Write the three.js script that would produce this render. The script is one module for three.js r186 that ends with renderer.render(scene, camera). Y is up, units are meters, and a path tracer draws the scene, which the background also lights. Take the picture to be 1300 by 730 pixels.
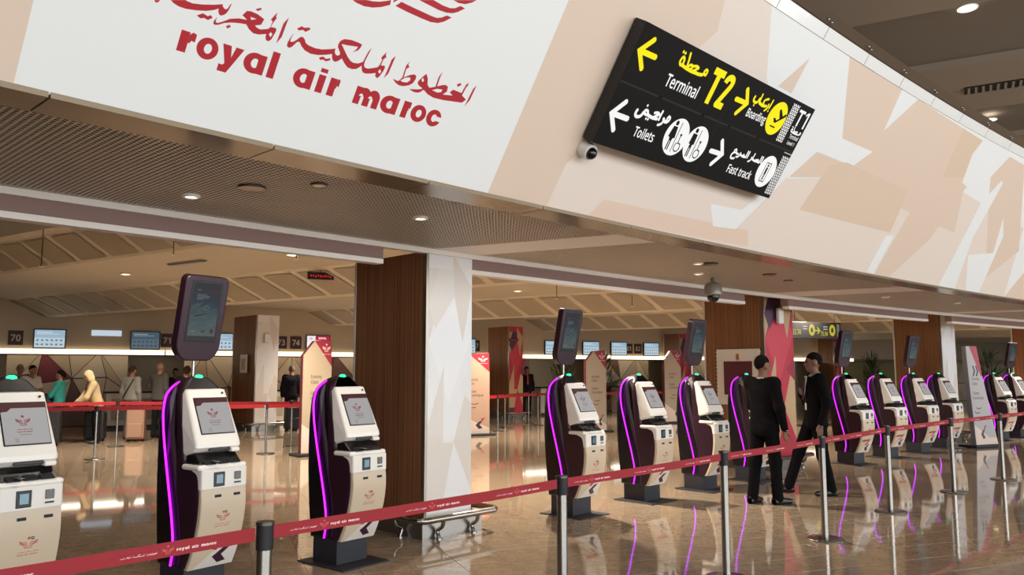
import * as THREE from 'three';
import { mergeGeometries, mergeVertices } from 'three/addons/utils/BufferGeometryUtils.js';
import { RoundedBoxGeometry } from 'three/addons/geometries/RoundedBoxGeometry.js';
import { RectAreaLightUniformsLib } from 'three/addons/lights/RectAreaLightUniformsLib.js';

// ---------------------------------------------------------------- camera, sky, daylight, exposure
const scene = new THREE.Scene();
const camera = new THREE.PerspectiveCamera(2 * Math.atan(365 / 1000) * 180 / Math.PI, 1300 / 730, 0.05, 200);
camera.position.set(0, 1.58, 0);
camera.rotation.x = Math.atan(0.107);
const renderer = new THREE.WebGLRenderer({ antialias: true });
renderer.toneMapping = THREE.LinearToneMapping;
renderer.toneMappingExposure = 1.0;
renderer.shadowMap.enabled = true;
RectAreaLightUniformsLib.init();
scene.background = new THREE.Color(0.9, 1.0, 1.12);

// The hall is laid out on arcs round one centre: s runs along the row of columns, q towards the concourse, h up.
const CX = 77, CZ = 69, RT = 109.89;
const thetaOf = (s) => (s - 88) / RT;
const P = (s, q, h = 0) => { const t = thetaOf(s), r = RT - q; return new THREE.Vector3(CX + r * Math.sin(t), h, CZ - r * Math.cos(t)); };
// The overhead structure sits on a tighter arc: the same layout drawn in towards the viewer's side and lower.
const KAP = 0.886, EYE = 1.58;
const U = (s, q, h = 0) => { const v = P(s, q, h); return v.set(v.x * KAP, EYE + (h - EYE) * KAP, v.z * KAP); };
const turnAt = (s) => -thetaOf(s);
const sqOf = (x, z) => [Math.atan2(x - CX, CZ - z) * RT + 88, RT - Math.hypot(x - CX, z - CZ)];

const DAY = 5.9, DAYCOL = new THREE.Color(0.95, 0.995, 1.03);
for (const s of [-38, -30, -22, -14, -6, 2, 10, 18, 26, 34]) {           // daylight entering through the glazed front of the concourse
  const l = new THREE.RectAreaLight(DAYCOL, DAY, 5.6, 5.4);
  l.name = 'window_daylight';
  l.position.copy(P(s, 17.6, 3.6));
  l.lookAt(P(s, 0, 2.6));
  scene.add(l);
}

// ---------------------------------------------------------------- helpers
const used = new Map();
const numbered = (n) => { const k = used.get(n) ?? 0; used.set(n, k + 1); return k ? n + '_' + String(k).padStart(3, '0') : n; };
const shade = (o) => { o.castShadow = true; o.receiveShadow = true; return o; };
function tag(o, label, category, group, kind) {
  if (label) o.userData.label = label;
  if (category) o.userData.category = category;
  if (group) o.userData.group = group;
  if (kind) o.userData.kind = kind;
  return o;
}
function thing(name, label, category, pos, turn = 0, group) {
  const g = new THREE.Group(); g.name = numbered(name); scene.add(g);
  if (pos) g.position.copy(pos); g.rotation.y = turn;
  return tag(g, label, category, group);
}
function part(name, geo, m, parent, x = 0, y = 0, z = 0) {
  const o = shade(new THREE.Mesh(geo, m)); o.name = name; o.position.set(x, y, z); parent.add(o); return o;
}
function top(name, geo, m) { const o = shade(new THREE.Mesh(geo, m)); o.name = numbered(name); scene.add(o); return o; }
function struct(name, geo, m) { const o = top(name, geo, m); o.userData.kind = 'structure'; return o; }
function structGroup(name, label) { const g = new THREE.Group(); g.name = numbered(name); g.userData.kind = 'structure'; if (label) g.userData.label = label; scene.add(g); return g; }
let seed = 7;
const rnd = () => { seed = (seed + 0x6d2b79f5) | 0; let t = Math.imul(seed ^ (seed >>> 15), 1 | seed); t = (t + Math.imul(t ^ (t >>> 7), 61 | t)) ^ t; return ((t ^ (t >>> 14)) >>> 0) / 4294967296; };
const box = (w, h, d, x = 0, y = 0, z = 0) => new THREE.BoxGeometry(w, h, d).translate(x, y, z);
const rbox = (w, h, d, r = 0.01, x = 0, y = 0, z = 0, seg = 2) => new RoundedBoxGeometry(w, h, d, seg, r).translate(x, y, z);
const cyl = (r0, r1, h, x = 0, y = 0, z = 0, n = 24) => new THREE.CylinderGeometry(r0, r1, h, n).translate(x, y, z);
const plain = (g) => { const o = g.index ? g.toNonIndexed() : g.clone(); for (const k of Object.keys(o.attributes)) if (!['position', 'normal', 'uv'].includes(k)) o.deleteAttribute(k); return o; };
const merge = (list) => mergeGeometries(list.map(plain));
function tube(points, r, seg = 8, n = 24, closed = false) {
  const c = new THREE.CatmullRomCurve3(points.map((p) => (p.isVector3 ? p : new THREE.Vector3(...p))), closed, 'catmullrom', 0.4);
  return new THREE.TubeGeometry(c, n, r, seg, closed);
}
function quadGeo(pts, uvs) {                                // a list of quads [a,b,c,d], counter-clockwise
  const pos = [], uv = [];
  pts.forEach((q, i) => { for (const k of [0, 1, 2, 0, 2, 3]) { pos.push(q[k].x, q[k].y, q[k].z); const t = uvs ? uvs[i][k] : [[0, 0], [1, 0], [1, 1], [0, 1]][k]; uv.push(t[0], t[1]); } });
  const g = new THREE.BufferGeometry();
  g.setAttribute('position', new THREE.Float32BufferAttribute(pos, 3)); g.setAttribute('uv', new THREE.Float32BufferAttribute(uv, 2));
  g.computeVertexNormals(); return g;
}
// A closed (q, h) outline swept along the arc from s0 to s1.
function arcSweep(outline, s0, s1, step = 1.2, caps = true, P = U) {
  const n = Math.max(1, Math.ceil((s1 - s0) / step)), quads = [], uvs = [], m = outline.length;
  let run = 0; const len = outline.map((p, i) => { const a = run, b = outline[(i + 1) % m]; run += Math.hypot(b[0] - p[0], b[1] - p[1]); return a; });
  for (let i = 0; i < n; i++) {
    const a = s0 + (s1 - s0) * i / n, b = s0 + (s1 - s0) * (i + 1) / n;
    for (let k = 0; k < m; k++) {
      const p = outline[k], r = outline[(k + 1) % m], l0 = len[k], l1 = k === m - 1 ? run : len[k + 1];
      quads.push([P(a, ...p), P(b, ...p), P(b, ...r), P(a, ...r)]); uvs.push([[a, l0], [b, l0], [b, l1], [a, l1]]);
    }
  }
  const geos = [quadGeo(quads, uvs)];
  if (caps) for (const [s, dir] of [[s0, 1], [s1, -1]]) {
    const tri = THREE.ShapeUtils.triangulateShape(outline.map((p) => new THREE.Vector2(...p)), []), pos = [], uv = [];
    for (const t of tri) for (const k of dir > 0 ? t : [...t].reverse()) { const v = P(s, ...outline[k]); pos.push(v.x, v.y, v.z); uv.push(...outline[k]); }
    const g = new THREE.BufferGeometry(); g.setAttribute('position', new THREE.Float32BufferAttribute(pos, 3)); g.setAttribute('uv', new THREE.Float32BufferAttribute(uv, 2)); g.computeVertexNormals(); geos.push(g);
  }
  return mergeGeometries(geos);
}
const rect = (q0, q1, h0, h1) => [[q0, h0], [q1, h0], [q1, h1], [q0, h1]];
function extrude(points, depth, bevel = 0, seg = 2) {        // outline in x (forward) and y, extruded and centred along its third axis, turned to face +z
  const sh = new THREE.Shape(points.map((p) => new THREE.Vector2(...p)));
  const g = new THREE.ExtrudeGeometry(sh, { depth: depth - 2 * bevel, bevelEnabled: bevel > 0, bevelSize: bevel, bevelOffset: -bevel, bevelThickness: bevel, bevelSegments: seg, curveSegments: 8 });
  return g.translate(0, 0, -(depth - 2 * bevel) / 2).rotateY(-Math.PI / 2);
}
const smooth = (pts, n = 40, closed = true) => new THREE.CatmullRomCurve3(pts.map((p) => new THREE.Vector3(p[0], p[1], 0)), closed, 'catmullrom', 0.5).getPoints(n).map((v) => [v.x, v.y]);

// ---------------------------------------------------------------- textures and materials
function canvas(w, h, draw, repeat) {
  const c = document.createElement('canvas'); c.width = w; c.height = h; const g = c.getContext('2d'); draw(g, w, h);
  const t = new THREE.CanvasTexture(c); t.colorSpace = THREE.SRGBColorSpace; t.anisotropy = 8;
  if (repeat) { t.wrapS = t.wrapT = THREE.RepeatWrapping; t.repeat.set(...repeat); }
  return t;
}
const mat = (color, roughness = 0.6, metalness = 0, extra = {}) => new THREE.MeshStandardMaterial({ color, roughness, metalness, side: THREE.DoubleSide, ...extra });
const glow = (color, k) => new THREE.MeshStandardMaterial({ color: 0x111111, emissive: color, emissiveIntensity: k, roughness: 0.4, side: THREE.DoubleSide });
function noiseCanvas(size, base, spread, blotches, repeat) {
  return canvas(size, size, (g) => {
    g.fillStyle = `rgb(${base})`; g.fillRect(0, 0, size, size);
    for (const [n, rad, amp] of blotches) for (let i = 0; i < n; i++) {
      const k = (rnd() - 0.5) * 2 * amp, c = base.map((b, j) => Math.max(0, Math.min(255, Math.round(b + k * spread[j])))), x = rnd() * size, y = rnd() * size, r = rad * (0.4 + rnd());
      g.fillStyle = `rgba(${c},0.5)`;
      for (const dx of [-size, 0, size]) for (const dy of [-size, 0, size]) {
        if (x + dx + r < 0 || x + dx - r > size || y + dy + r < 0 || y + dy - r > size) continue;
        g.beginPath(); g.ellipse(x + dx, y + dy, r, r * (0.5 + 0.4 * Math.abs(k)), i, 0, 7); g.fill();
      }
    }
  }, repeat);
}
const M = {
  white: mat('#e9e3da', 0.35), cream: mat('#d9cfc0', 0.5), lip: mat('#97866f', 0.2, 0.3), trimWhite: mat('#eee6dc', 0.5), mauve: mat('#8d7068', 0.6),
  steel: mat('#94908a', 0.24, 1), darkSteel: mat('#5a5855', 0.3, 0.9), black: mat('#0c0b0c', 0.35), rubber: mat('#17161a', 0.6), charcoal: mat('#25262c', 0.55),
  bodyBlack: mat('#0a060b', 0.34), shell: mat('#2a0f1f', 0.4), led: glow('#c21af2', 3.0), ledGreen: glow('#2fe39a', 2.2), ledGreenOff: mat('#49615a', 0.3),
  warmPanel: mat('#a69a87', 0.7), warmRib: mat('#d2c8b4', 0.7), inner: mat('#b5aa98', 0.75), atrium: mat('#6f6459', 0.85), atriumBand: mat('#8a7d6f', 0.85),
  brownRail: mat('#5a4a3b', 0.45), glassWhite: new THREE.MeshPhysicalMaterial({ color: '#f4f4f0', roughness: 0.12, clearcoat: 0.4, side: THREE.DoubleSide }),
  plenum: mat('#7a756d', 0.8), maroon: mat('#5a1f2a', 0.5), red: mat('#b3202f', 0.45), beltRed: mat('#8e0d18', 0.65), plate: mat('#3f1d1e', 0.5), counter: mat('#cfc3b2', 0.4), dark: mat('#191513', 0.7), wallBeige: mat('#bfae94', 0.7), olive: mat('#8f8159', 0.7),
  lamp: glow('#ffe6b8', 9), lampCool: glow('#fff4e2', 9), strip: glow('#ffe9c4', 2.6), skin: mat('#8a5f49', 0.6), glassPane: new THREE.MeshPhysicalMaterial({ color: '#ffffff', transmission: 1, roughness: 0.02, thickness: 0, side: THREE.DoubleSide }),
  frame: mat('#8c8f92', 0.4, 0.7), green: mat('#24351c', 0.7),
};
const INK = [[-2648,606,-2643,598,-2634,597,-2625,604,-2621,615],
[-2570,633,-2553,623,-2526,616,-2486,615,-2436,624,-2379,639,-2337,659,-2318,673,-2314,655,-2305,644,-2294,642,-2279,651,-2269,664,-2262,685,-2256,724,-2265,708,-2269,691,-2278,681,-2289,683,-2301,692,-2302,702,-2345,684,-2408,664,-2458,653,-2492,655,-2496,658],
[-2419,601,-2391,622,-2373,618,-2362,615,-2348,626,-2334,616,-2356,597,-2378,601,-2396,593],
[-2309,629,-2321,608,-2323,591,-2314,584,-2295,590,-2266,610,-2228,625,-2187,635,-2144,642,-2120,622,-2089,608,-2053,612,-2013,628,-2014,614,-2005,595,-1988,592,-1975,608,-1970,628,-1963,658,-1966,675,-1986,674,-2001,671,-1993,705,-1983,730,-1990,736,-1988,760,-2001,738,-2013,712,-2000,703,-2004,666,-2015,656,-2055,640,-2079,643,-2093,652,-2060,666,-2052,700,-2096,714,-2138,717,-2162,712,-2180,682,-2146,666,-2195,659,-2240,642,-2269,619,-2298,599,-2311,598,-2314,611],
[-2117,737,-2090,753,-2083,746,-2105,730],
[-2251,597,-2233,610,-2224,602,-2240,587],
[-1914,756,-1934,714,-1939,595,-1919,640],
[-1844,713,-1820,735,-1803,731,-1770,743,-1762,734,-1787,712,-1806,718,-1830,707],
[-1852,683,-1864,659,-1873,621,-1871,601,-1856,594,-1840,604,-1826,627,-1816,643,-1801,645,-1784,628,-1754,610,-1710,602,-1658,609,-1609,625,-1572,641,-1563,619,-1551,606,-1533,603,-1516,614,-1498,635,-1469,612,-1440,595,-1406,593,-1376,602,-1355,623,-1348,633,-1334,606,-1320,594,-1297,594,-1263,604,-1229,617,-1226,598,-1206,589,-1193,604,-1179,644,-1177,671,-1186,678,-1212,672,-1209,712,-1194,734,-1204,744,-1203,763,-1227,724,-1228,714,-1217,711,-1222,671,-1231,655,-1263,640,-1296,627,-1319,627,-1332,639,-1335,664,-1321,756,-1335,727,-1347,657,-1376,638,-1411,632,-1435,638,-1465,657,-1528,712,-1533,716,-1485,722,-1417,734,-1421,717,-1440,692,-1408,714,-1398,733,-1395,754,-1419,758,-1478,758,-1525,749,-1546,732,-1553,710,-1550,693,-1521,662,-1520,650,-1535,641,-1551,647,-1560,660,-1561,678,-1597,664,-1646,647,-1691,641,-1740,644,-1763,652,-1777,671,-1793,679,-1808,674,-1823,654,-1837,638,-1853,630,-1861,633,-1860,657],
[-1648,596,-1623,610,-1601,601,-1576,613,-1569,603,-1595,588,-1618,593,-1635,585],
[-1129,760,-1149,729,-1151,676,-1157,601,-1136,641],
[-1008,756,-1025,728,-1026,705,-1022,643,-1042,614,-1088,616,-1055,597,-1022,589,-987,594,-949,611,-926,632,-916,662,-921,684,-939,688,-965,679,-990,663,-1012,647,-1016,704,-998,723,-1013,734],
[-848,718,-874,684,-890,655,-888,639,-868,627,-840,621,-840,613,-877,601,-937,587,-892,578,-859,582,-839,594,-824,613,-778,593,-720,583,-633,588,-539,601,-464,612,-441,641,-488,658,-481,717,-468,746,-478,748,-472,762,-491,736,-493,721,-501,674,-582,677,-602,653,-566,637,-655,623,-628,650,-634,683,-657,691,-689,681,-724,663,-728,720,-726,766,-741,724,-737,657,-782,637,-806,651,-825,694],
[-568,719,-539,737,-530,725,-554,704],
[-397,757,-415,727,-430,592,-406,646],
[-1561,979,-1527,972,-1472,971,-1413,982,-1357,1004,-1301,1037,-1307,1065,-1335,1050,-1378,1030,-1427,1016,-1470,1010],
[-1290,1071,-1284,1057,-1259,1082],
[-1230,1079,-1262,1044,-1170,1038,-1047,1035,-965,1036,-908,1048,-866,1071,-820,1113,-862,1113,-896,1088,-931,1074,-983,1072,-1107,1075],
[-1109,1132,-1031,1128,-935,1124,-873,1128,-825,1140,-787,1162,-743,1199,-785,1202,-821,1175,-858,1163,-921,1160,-1008,1167],
[-859,1217,-808,1214,-753,1225,-706,1251,-675,1279]];
const INK_HOLES = [[-2134,688,-2094,688,-2123,673],
[-1999,629,-1992,646,-1977,636,-1984,617],
[-1216,630,-1209,649,-1192,637,-1200,619],
[-1029,621,-1000,649,-965,662,-953,645,-972,623,-1006,617],
[-871,678,-862,687,-848,674,-849,660,-864,663],
[-756,628,-717,648,-670,654,-674,634,-705,624]];

// Emblem: a star over a crown of three swept lines on each side, as printed on screens, panels and belts.
function emblem(g, x, y, w, color) {
  g.save(); g.translate(x, y); g.scale(w / 100, w / 100); g.fillStyle = g.strokeStyle = color; g.lineWidth = 5; g.lineCap = 'round';
  g.beginPath(); for (let i = 0; i < 10; i++) { const a = -Math.PI / 2 + i * Math.PI / 5, r = i % 2 ? 6 : 15; g.lineTo(r * Math.cos(a), -38 + r * Math.sin(a)); } g.fill();
  for (const k of [-1, 1]) for (let i = 0; i < 3; i++) { g.beginPath(); g.moveTo(k * (4 + i * 3), 14 - i * 12); g.quadraticCurveTo(k * (24 + i * 6), 16 - i * 12, k * (36 + i * 7), -2 - i * 9); g.lineTo(k * (46 + i * 2), 0 - i * 10); g.stroke(); }
  g.beginPath(); g.moveTo(-22, 24); g.quadraticCurveTo(0, 34, 22, 24); g.stroke(); g.restore();
}
const path = (g, pts, X, Y) => { g.beginPath(); for (let i = 0; i < pts.length; i += 2) g.lineTo(X(pts[i]), Y(pts[i + 1])); g.closePath(); };
// The Arabic line in the same letter shapes, set in a box of width w from x with baseline near y.
function arabicLine(g, x, y, w, color, back) {
  const k = w / 2250, X = (a) => x + (a + 2648) * k, Y = (b) => y - (b - 578) * k;
  g.fillStyle = color; for (const p of INK.slice(0, 15)) { path(g, p, X, Y); g.fill(); }
  g.fillStyle = back; for (const p of INK_HOLES) { path(g, p, X, Y); g.fill(); }
}
// Round bold lettering "royal air maroc": bowls and straight stems, x height 1.
function logotype(g, place, color, back) {
  const stem = 0.44;
  const glyph = {
    o: (u, w, b) => { ring(u, w); }, a: (u, w) => { ring(u, w); bar(u(w - stem), u(w), 0, 1.02); },
    c: (u, w) => { ring(u, w); cut(u(w * 0.62), u(w + 0.03), 0.36, 0.66); }, l: (u, w) => bar(u(0), u(w), 0, 1.4), i: (u, w) => { bar(u(0), u(w), 0, 1); bar(u(0), u(w), 1.14, 1.36); },
    r: (u, w) => { bar(u(0), u(stem), 0, 1.02); poly([[u(stem), 0.5], [u(stem), 0.9], [u(w * 0.75), 1.05], [u(w), 1.0], [u(w), 0.62], [u(w * 0.75), 0.64], [u(stem + 0.08), 0.5]]); },
    m: (u, w) => { bar(u(0), u(stem), 0, 1.02); for (const k of [1, 2]) { const x = (w - stem) * k / 2; bar(u(x), u(x + stem), 0, 0.72); ring2(u(x - 0.46), u(x + stem), 0.5); } },
    y: (u, w) => { poly([[u(0), 1], [u(stem * 1.05), 1], [u(w * 0.52), 0.42], [u(w - stem), 1], [u(w), 1], [u(w * 0.48), -0.38], [u(w * 0.05), -0.38], [u(w * 0.05), -0.02], [u(w * 0.22), -0.04], [u(w * 0.3), 0.06]]); },
  };
  const { X, Y } = place;
  const poly = (p) => { g.fillStyle = color; g.beginPath(); p.forEach(([a, b]) => g.lineTo(X(a), Y(b))); g.fill(); };
  const bar = (a, b, y0, y1) => poly([[a, y0], [b, y0], [b, y1], [a, y1]]);
  const cut = (a, b, y0, y1) => { g.fillStyle = back; g.fillRect(X(a), Y(y1), X(b) - X(a), Y(y0) - Y(y1)); };
  const oval = (a, b, y0, y1, f) => { g.fillStyle = f; g.beginPath(); g.ellipse((X(a) + X(b)) / 2, (Y(y0) + Y(y1)) / 2, Math.abs(X(b) - X(a)) / 2, Math.abs(Y(y1) - Y(y0)) / 2, 0, 0, 7); g.fill(); };
  const ring = (u, w) => { oval(u(0), u(w), -0.03, 1.05, color); oval(u(w * 0.34), u(w * 0.7), 0.26, 0.76, back); };
  const ring2 = (a, b, y) => { g.save(); g.beginPath(); g.rect(X(a), Y(1.1), X(b) - X(a), Y(y) - Y(1.1)); g.clip(); oval(a, b, 0.1, 1.05, color); oval(a + (b - a) * 0.05, b - (b - a) * 0.5, -0.1, 0.66, back); g.restore(); };
  for (const [ch, s0, s1, unit] of place.letters) { const u = (t) => s0 + t * unit, w = (s1 - s0) / unit; glyph[ch](u, w); }
}
const LETTERS = [['r', -2.473, -2.388], ['o', -2.373, -2.251], ['y', -2.236, -2.108], ['a', -2.094, -1.962], ['l', -1.938, -1.891], ['a', -1.771, -1.637], ['i', -1.606, -1.557], ['r', -1.522, -1.452],
  ['m', -1.324, -1.13], ['a', -1.116, -0.975], ['r', -0.935, -0.872], ['o', -0.857, -0.726], ['c', -0.716, -0.588]];
function brandLine(g, x, y, w, color, back) {                // the same line, small
  const k = w / 1.9; logotype(g, { X: (a) => x + (a + 2.473) * k, Y: (b) => y - b * 0.112 * k, letters: LETTERS.map((l) => [...l, 0.11]) }, color, back);
}

// ================================================================ the setting
// ---- floor: polished tiles on a grid turned 21 degrees from the camera axis
const TILE = 0.4, TURN = 0.3665;
const floorTex = noiseCanvas(1024, [182, 168, 150], [40, 39, 38], [[260, 90, 0.35], [1400, 26, 0.5], [5200, 6, 0.7], [9000, 2, 1.1]], [1 / 1.6, 1 / 1.6]);
const floorMat = new THREE.MeshPhysicalMaterial({ map: floorTex, color: '#e4d9ce', roughness: 0.055, ior: 1.62, clearcoat: 0.25, clearcoatRoughness: 0.03 });
const groutMat = mat('#5d4e40', 0.5);
{
  const floor = structGroup('floor');
  floor.rotation.y = TURN;
  const g = new THREE.BoxGeometry(150, 0.3, 150); g.translate(0, -0.152, 0);
  const jointTex = canvas(1024, 1024, (c, w) => {
    c.drawImage(floorTex.image, 0, 0); c.strokeStyle = 'rgba(96,80,66,0.55)'; c.lineWidth = 2.5;
    for (let i = 0; i < 4; i++) { c.beginPath(); c.moveTo(i * 256, 0); c.lineTo(i * 256, w); c.moveTo(0, i * 256); c.lineTo(w, i * 256); c.stroke(); }
  }, [1, 1]);
  const uv = g.attributes.uv, pos = g.attributes.position;
  for (let i = 0; i < uv.count; i++) uv.setXY(i, pos.getX(i) / 1.6, -pos.getZ(i) / 1.6);
  const far = floorMat.clone(); far.map = jointTex;
  part('floor_slab', g, far, floor);
  const variants = [0, 1, 2, 3].map((k) => {
    const t = new RoundedBoxGeometry(TILE - 0.005, 0.012, TILE - 0.005, 1, 0.0015).translate(0, -0.006, 0), u = t.attributes.uv, p = t.attributes.position;
    for (let i = 0; i < u.count; i++) u.setXY(i, p.getX(i) + k * 0.41 + 0.2, p.getZ(i) + k * 0.77 + 0.1);
    return t;
  });
  const cand = [], v = new THREE.Vector3(); camera.updateMatrixWorld(); camera.updateProjectionMatrix();
  for (let i = -40; i < 60; i++) for (let j = -60; j < 4; j++) {
    const x = (i + 0.5) * TILE, z = (j + 0.5) * TILE;
    v.set(x, 0, z).applyAxisAngle(new THREE.Vector3(0, 1, 0), TURN);
    const d = Math.hypot(v.x, v.z); v.project(camera);
    if (v.z < 1 && Math.abs(v.x) < 1.06 && v.y > -1.1 && v.y < 1) cand.push([d, x, z]);
  }
  cand.sort((a, b) => a[0] - b[0]);
  cand.slice(0, 300).forEach(([, x, z], i) => { const o = part('floor_tile', variants[i % 4], floorMat, floor, x, 0, z); o.rotation.set((rnd() - 0.5) * 0.0022, 0, (rnd() - 0.5) * 0.0022); });
}

// ---- sloping fascia above the row, printed with geometric shapes and the airline's name
const SIN = Math.sin(33 * Math.PI / 180), COS = Math.cos(33 * Math.PI / 180), FQ = 2.25, FH = 2.95, FV = 2.29;
const onFascia = (s, v, out = 0) => U(s, FQ + v * SIN + out * COS, FH + v * COS - out * SIN);
function fasciaGeo(s0, s1, v0 = 0, v1 = FV, out = 0) {
  const n = Math.ceil((s1 - s0) / 0.5), q = [], u = [];
  for (let i = 0; i < n; i++) { const a = i / n, b = (i + 1) / n, A = s0 + (s1 - s0) * a, B = s0 + (s1 - s0) * b; q.push([onFascia(A, v0, out), onFascia(B, v0, out), onFascia(B, v1, out), onFascia(A, v1, out)]); u.push([[a, 0], [b, 0], [b, 1], [a, 1]]); }
  return mergeVertices(quadGeo(q, u));
}
const PAPER = '#eeefed', BEIGE = '#e2ccb8', PALE = '#e9dbce';
const ART = [
  [BEIGE, [120, 0, 820, 0, 830, 400, 1950, 1860, 2480, 2320, 120, 2320]], [PALE, [820, 0, 13000, 0, 12000, 1300, 9000, 1500, 5300, 1100, 4300, 900, 3000, 1732, 2500, 2330, 1770, 2330, 1950, 1870, 830, 400]],
  [BEIGE, [3551, 2077, 3257, 1709, 3547, 1706]], [BEIGE, [4263, 2290, 5717, 2290, 5819, 1791, 5829, 1527, 4984, 1523]], [BEIGE, [6226, 2290, 8662, 2243, 8801, 1707, 9500, 900, 5338, 1104, 5829, 1527, 5819, 1791]],
  ['#dec5ad', [7869, 2259, 8662, 2243, 8801, 1707, 8052, 1579]], [BEIGE, [4601, 1283, 5393, 1286, 6260, 1267, 4309, 920]], [BEIGE, [9842, 2222, 10521, 2204, 10792, 2043, 12400, 900, 11700, 300, 9600, 1843]],
  ['#dfc7b0', [5004, 1180, 5364, 1300, 7320, 1248, 7462, 649, 4882, 609]], ['#e6cdb9', [1488, 188, 4047, 230, 4217, 45, 1372, 7]], [BEIGE, [7700, 1500, 9000, 1600, 8800, 700, 8200, 20, 7700, 20]],
  [PAPER, [3119, 410, 3725, 433, 4128, 819, 4133, 1233, 4519, 1287, 3797, 211, 3354, 185]], [PAPER, [7398, 591, 7637, 620, 7672, 24, 7431, 34]],
  [PAPER, [10048, 1857, 10165, 1842, 10262, 892, 10385, 684, 10738, 0, 10056, 13, 9890, 1027, 9803, 1438]], [PAPER, [10949, 1348, 11384, 752, 10478, 619, 11211, 7, 11810, 1, 11390, 1063]],
  [PAPER, [8664, 2290, 9595, 2290, 9578, 1813, 9437, 1621, 8777, 1613, 8569, 2023]],
];
for (let k = 0; k < 7; k++) { const x = 13000 + k * 3300; ART.push([[BEIGE, PALE][k % 2], [x, 0, x + 2400, 0, x + 3900, 2290, x + 900, 2290]], [PAPER, [x + 1200, 300, x + 1900, 500, x + 2300, 1900, x + 1500, 1500]]); }
const artTexture = (s0, s1, w, h) => canvas(w, h, (g) => {
  const X = (a) => (a / 1000 - s0) / (s1 - s0) * w, Y = (b) => h - b / 1000 / FV * h;
  g.fillStyle = PAPER; g.fillRect(0, 0, w, h);
  for (const [c, p] of ART) { g.fillStyle = c; path(g, p, X, Y); g.fill(); }
});
const vinyl = (t) => new THREE.MeshPhysicalMaterial({ map: t, roughness: 0.5, clearcoat: 0.15, clearcoatRoughness: 0.3, side: THREE.DoubleSide });
{
  const f = structGroup('wall_fascia', 'white and beige sloping fascia printed with geometric shapes above the kiosks');
  const back = [[FQ - 0.02, FH], [FQ + FV * SIN - 0.02, FH + FV * COS], [FQ + FV * SIN - 0.16, FH + FV * COS], [FQ - 0.16, FH]];
  part('fascia_core', arcSweep(back, -44, 78, 1), M.cream, f);
  const words = canvas(2048, 1426, (g, w, h) => {
    const s0 = -3.17, s1 = 0.118, X = (a) => (a / 1000 - s0) / (s1 - s0) * w, Y = (b) => h - b / 1000 / FV * h;
    g.fillStyle = PAPER; g.fillRect(0, 0, w, h);
    g.fillStyle = '#b3222d'; for (const p of INK) { path(g, p, X, Y); g.fill(); }
    g.fillStyle = PAPER; for (const p of INK_HOLES) { path(g, p, X, Y); g.fill(); }
    logotype(g, { X: (a) => X(a * 1000), Y: (b) => Y(394 + b * 110), letters: LETTERS.map((l) => [...l, 0.11]) }, '#b3222d', PAPER);
  });
  tag(part('lettered_panel', fasciaGeo(-3.17, 0.118), vinyl(words), f), 'white fascia panel with red airline lettering');
  part('printed_panel', fasciaGeo(-44, -3.17), mat(BEIGE, 0.5), f);
  part('printed_panel', fasciaGeo(0.118, 6), vinyl(artTexture(0.118, 6, 2048, 800)), f);
  part('printed_panel', fasciaGeo(6, 13), vinyl(artTexture(6, 13, 2048, 672)), f);
  part('printed_panel', fasciaGeo(13, 46), vinyl(artTexture(13, 46, 2048, 160)), f);
  // glass upstand and rail along the top edge
  const strip = structGroup('trim_1', 'white glass upstand with a brown rail along the fascia top');
  for (let k = 0; k < 40; k++) { const s = -6.39 + k; part('glass_panel', fasciaGeo(s + 0.004, s + 0.996, FV + 0.004, FV + 0.125, 0.004), M.glassWhite, strip); }
  const a = FV + 0.128;
  part('rail', arcSweep([[FQ + a * SIN + 0.02, FH + a * COS], [FQ + (a + 0.075) * SIN + 0.05, FH + (a + 0.075) * COS], [FQ + (a + 0.075) * SIN - 0.12, FH + (a + 0.09) * COS], [FQ + a * SIN - 0.12, FH + a * COS]], -8, 36, 1), M.brownRail, strip);
  for (let k = 0; k < 26; k++) { const m = part('rail_fixing', new THREE.SphereGeometry(0.016, 10, 8), M.steel, strip); m.position.copy(onFascia(-2.4 + k * 0.98, a + 0.045, 0.03)); const m2 = m.clone(); m2.position.copy(onFascia(-2.32 + k * 0.98, a + 0.035, 0.03)); strip.add(m2); }
}
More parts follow.
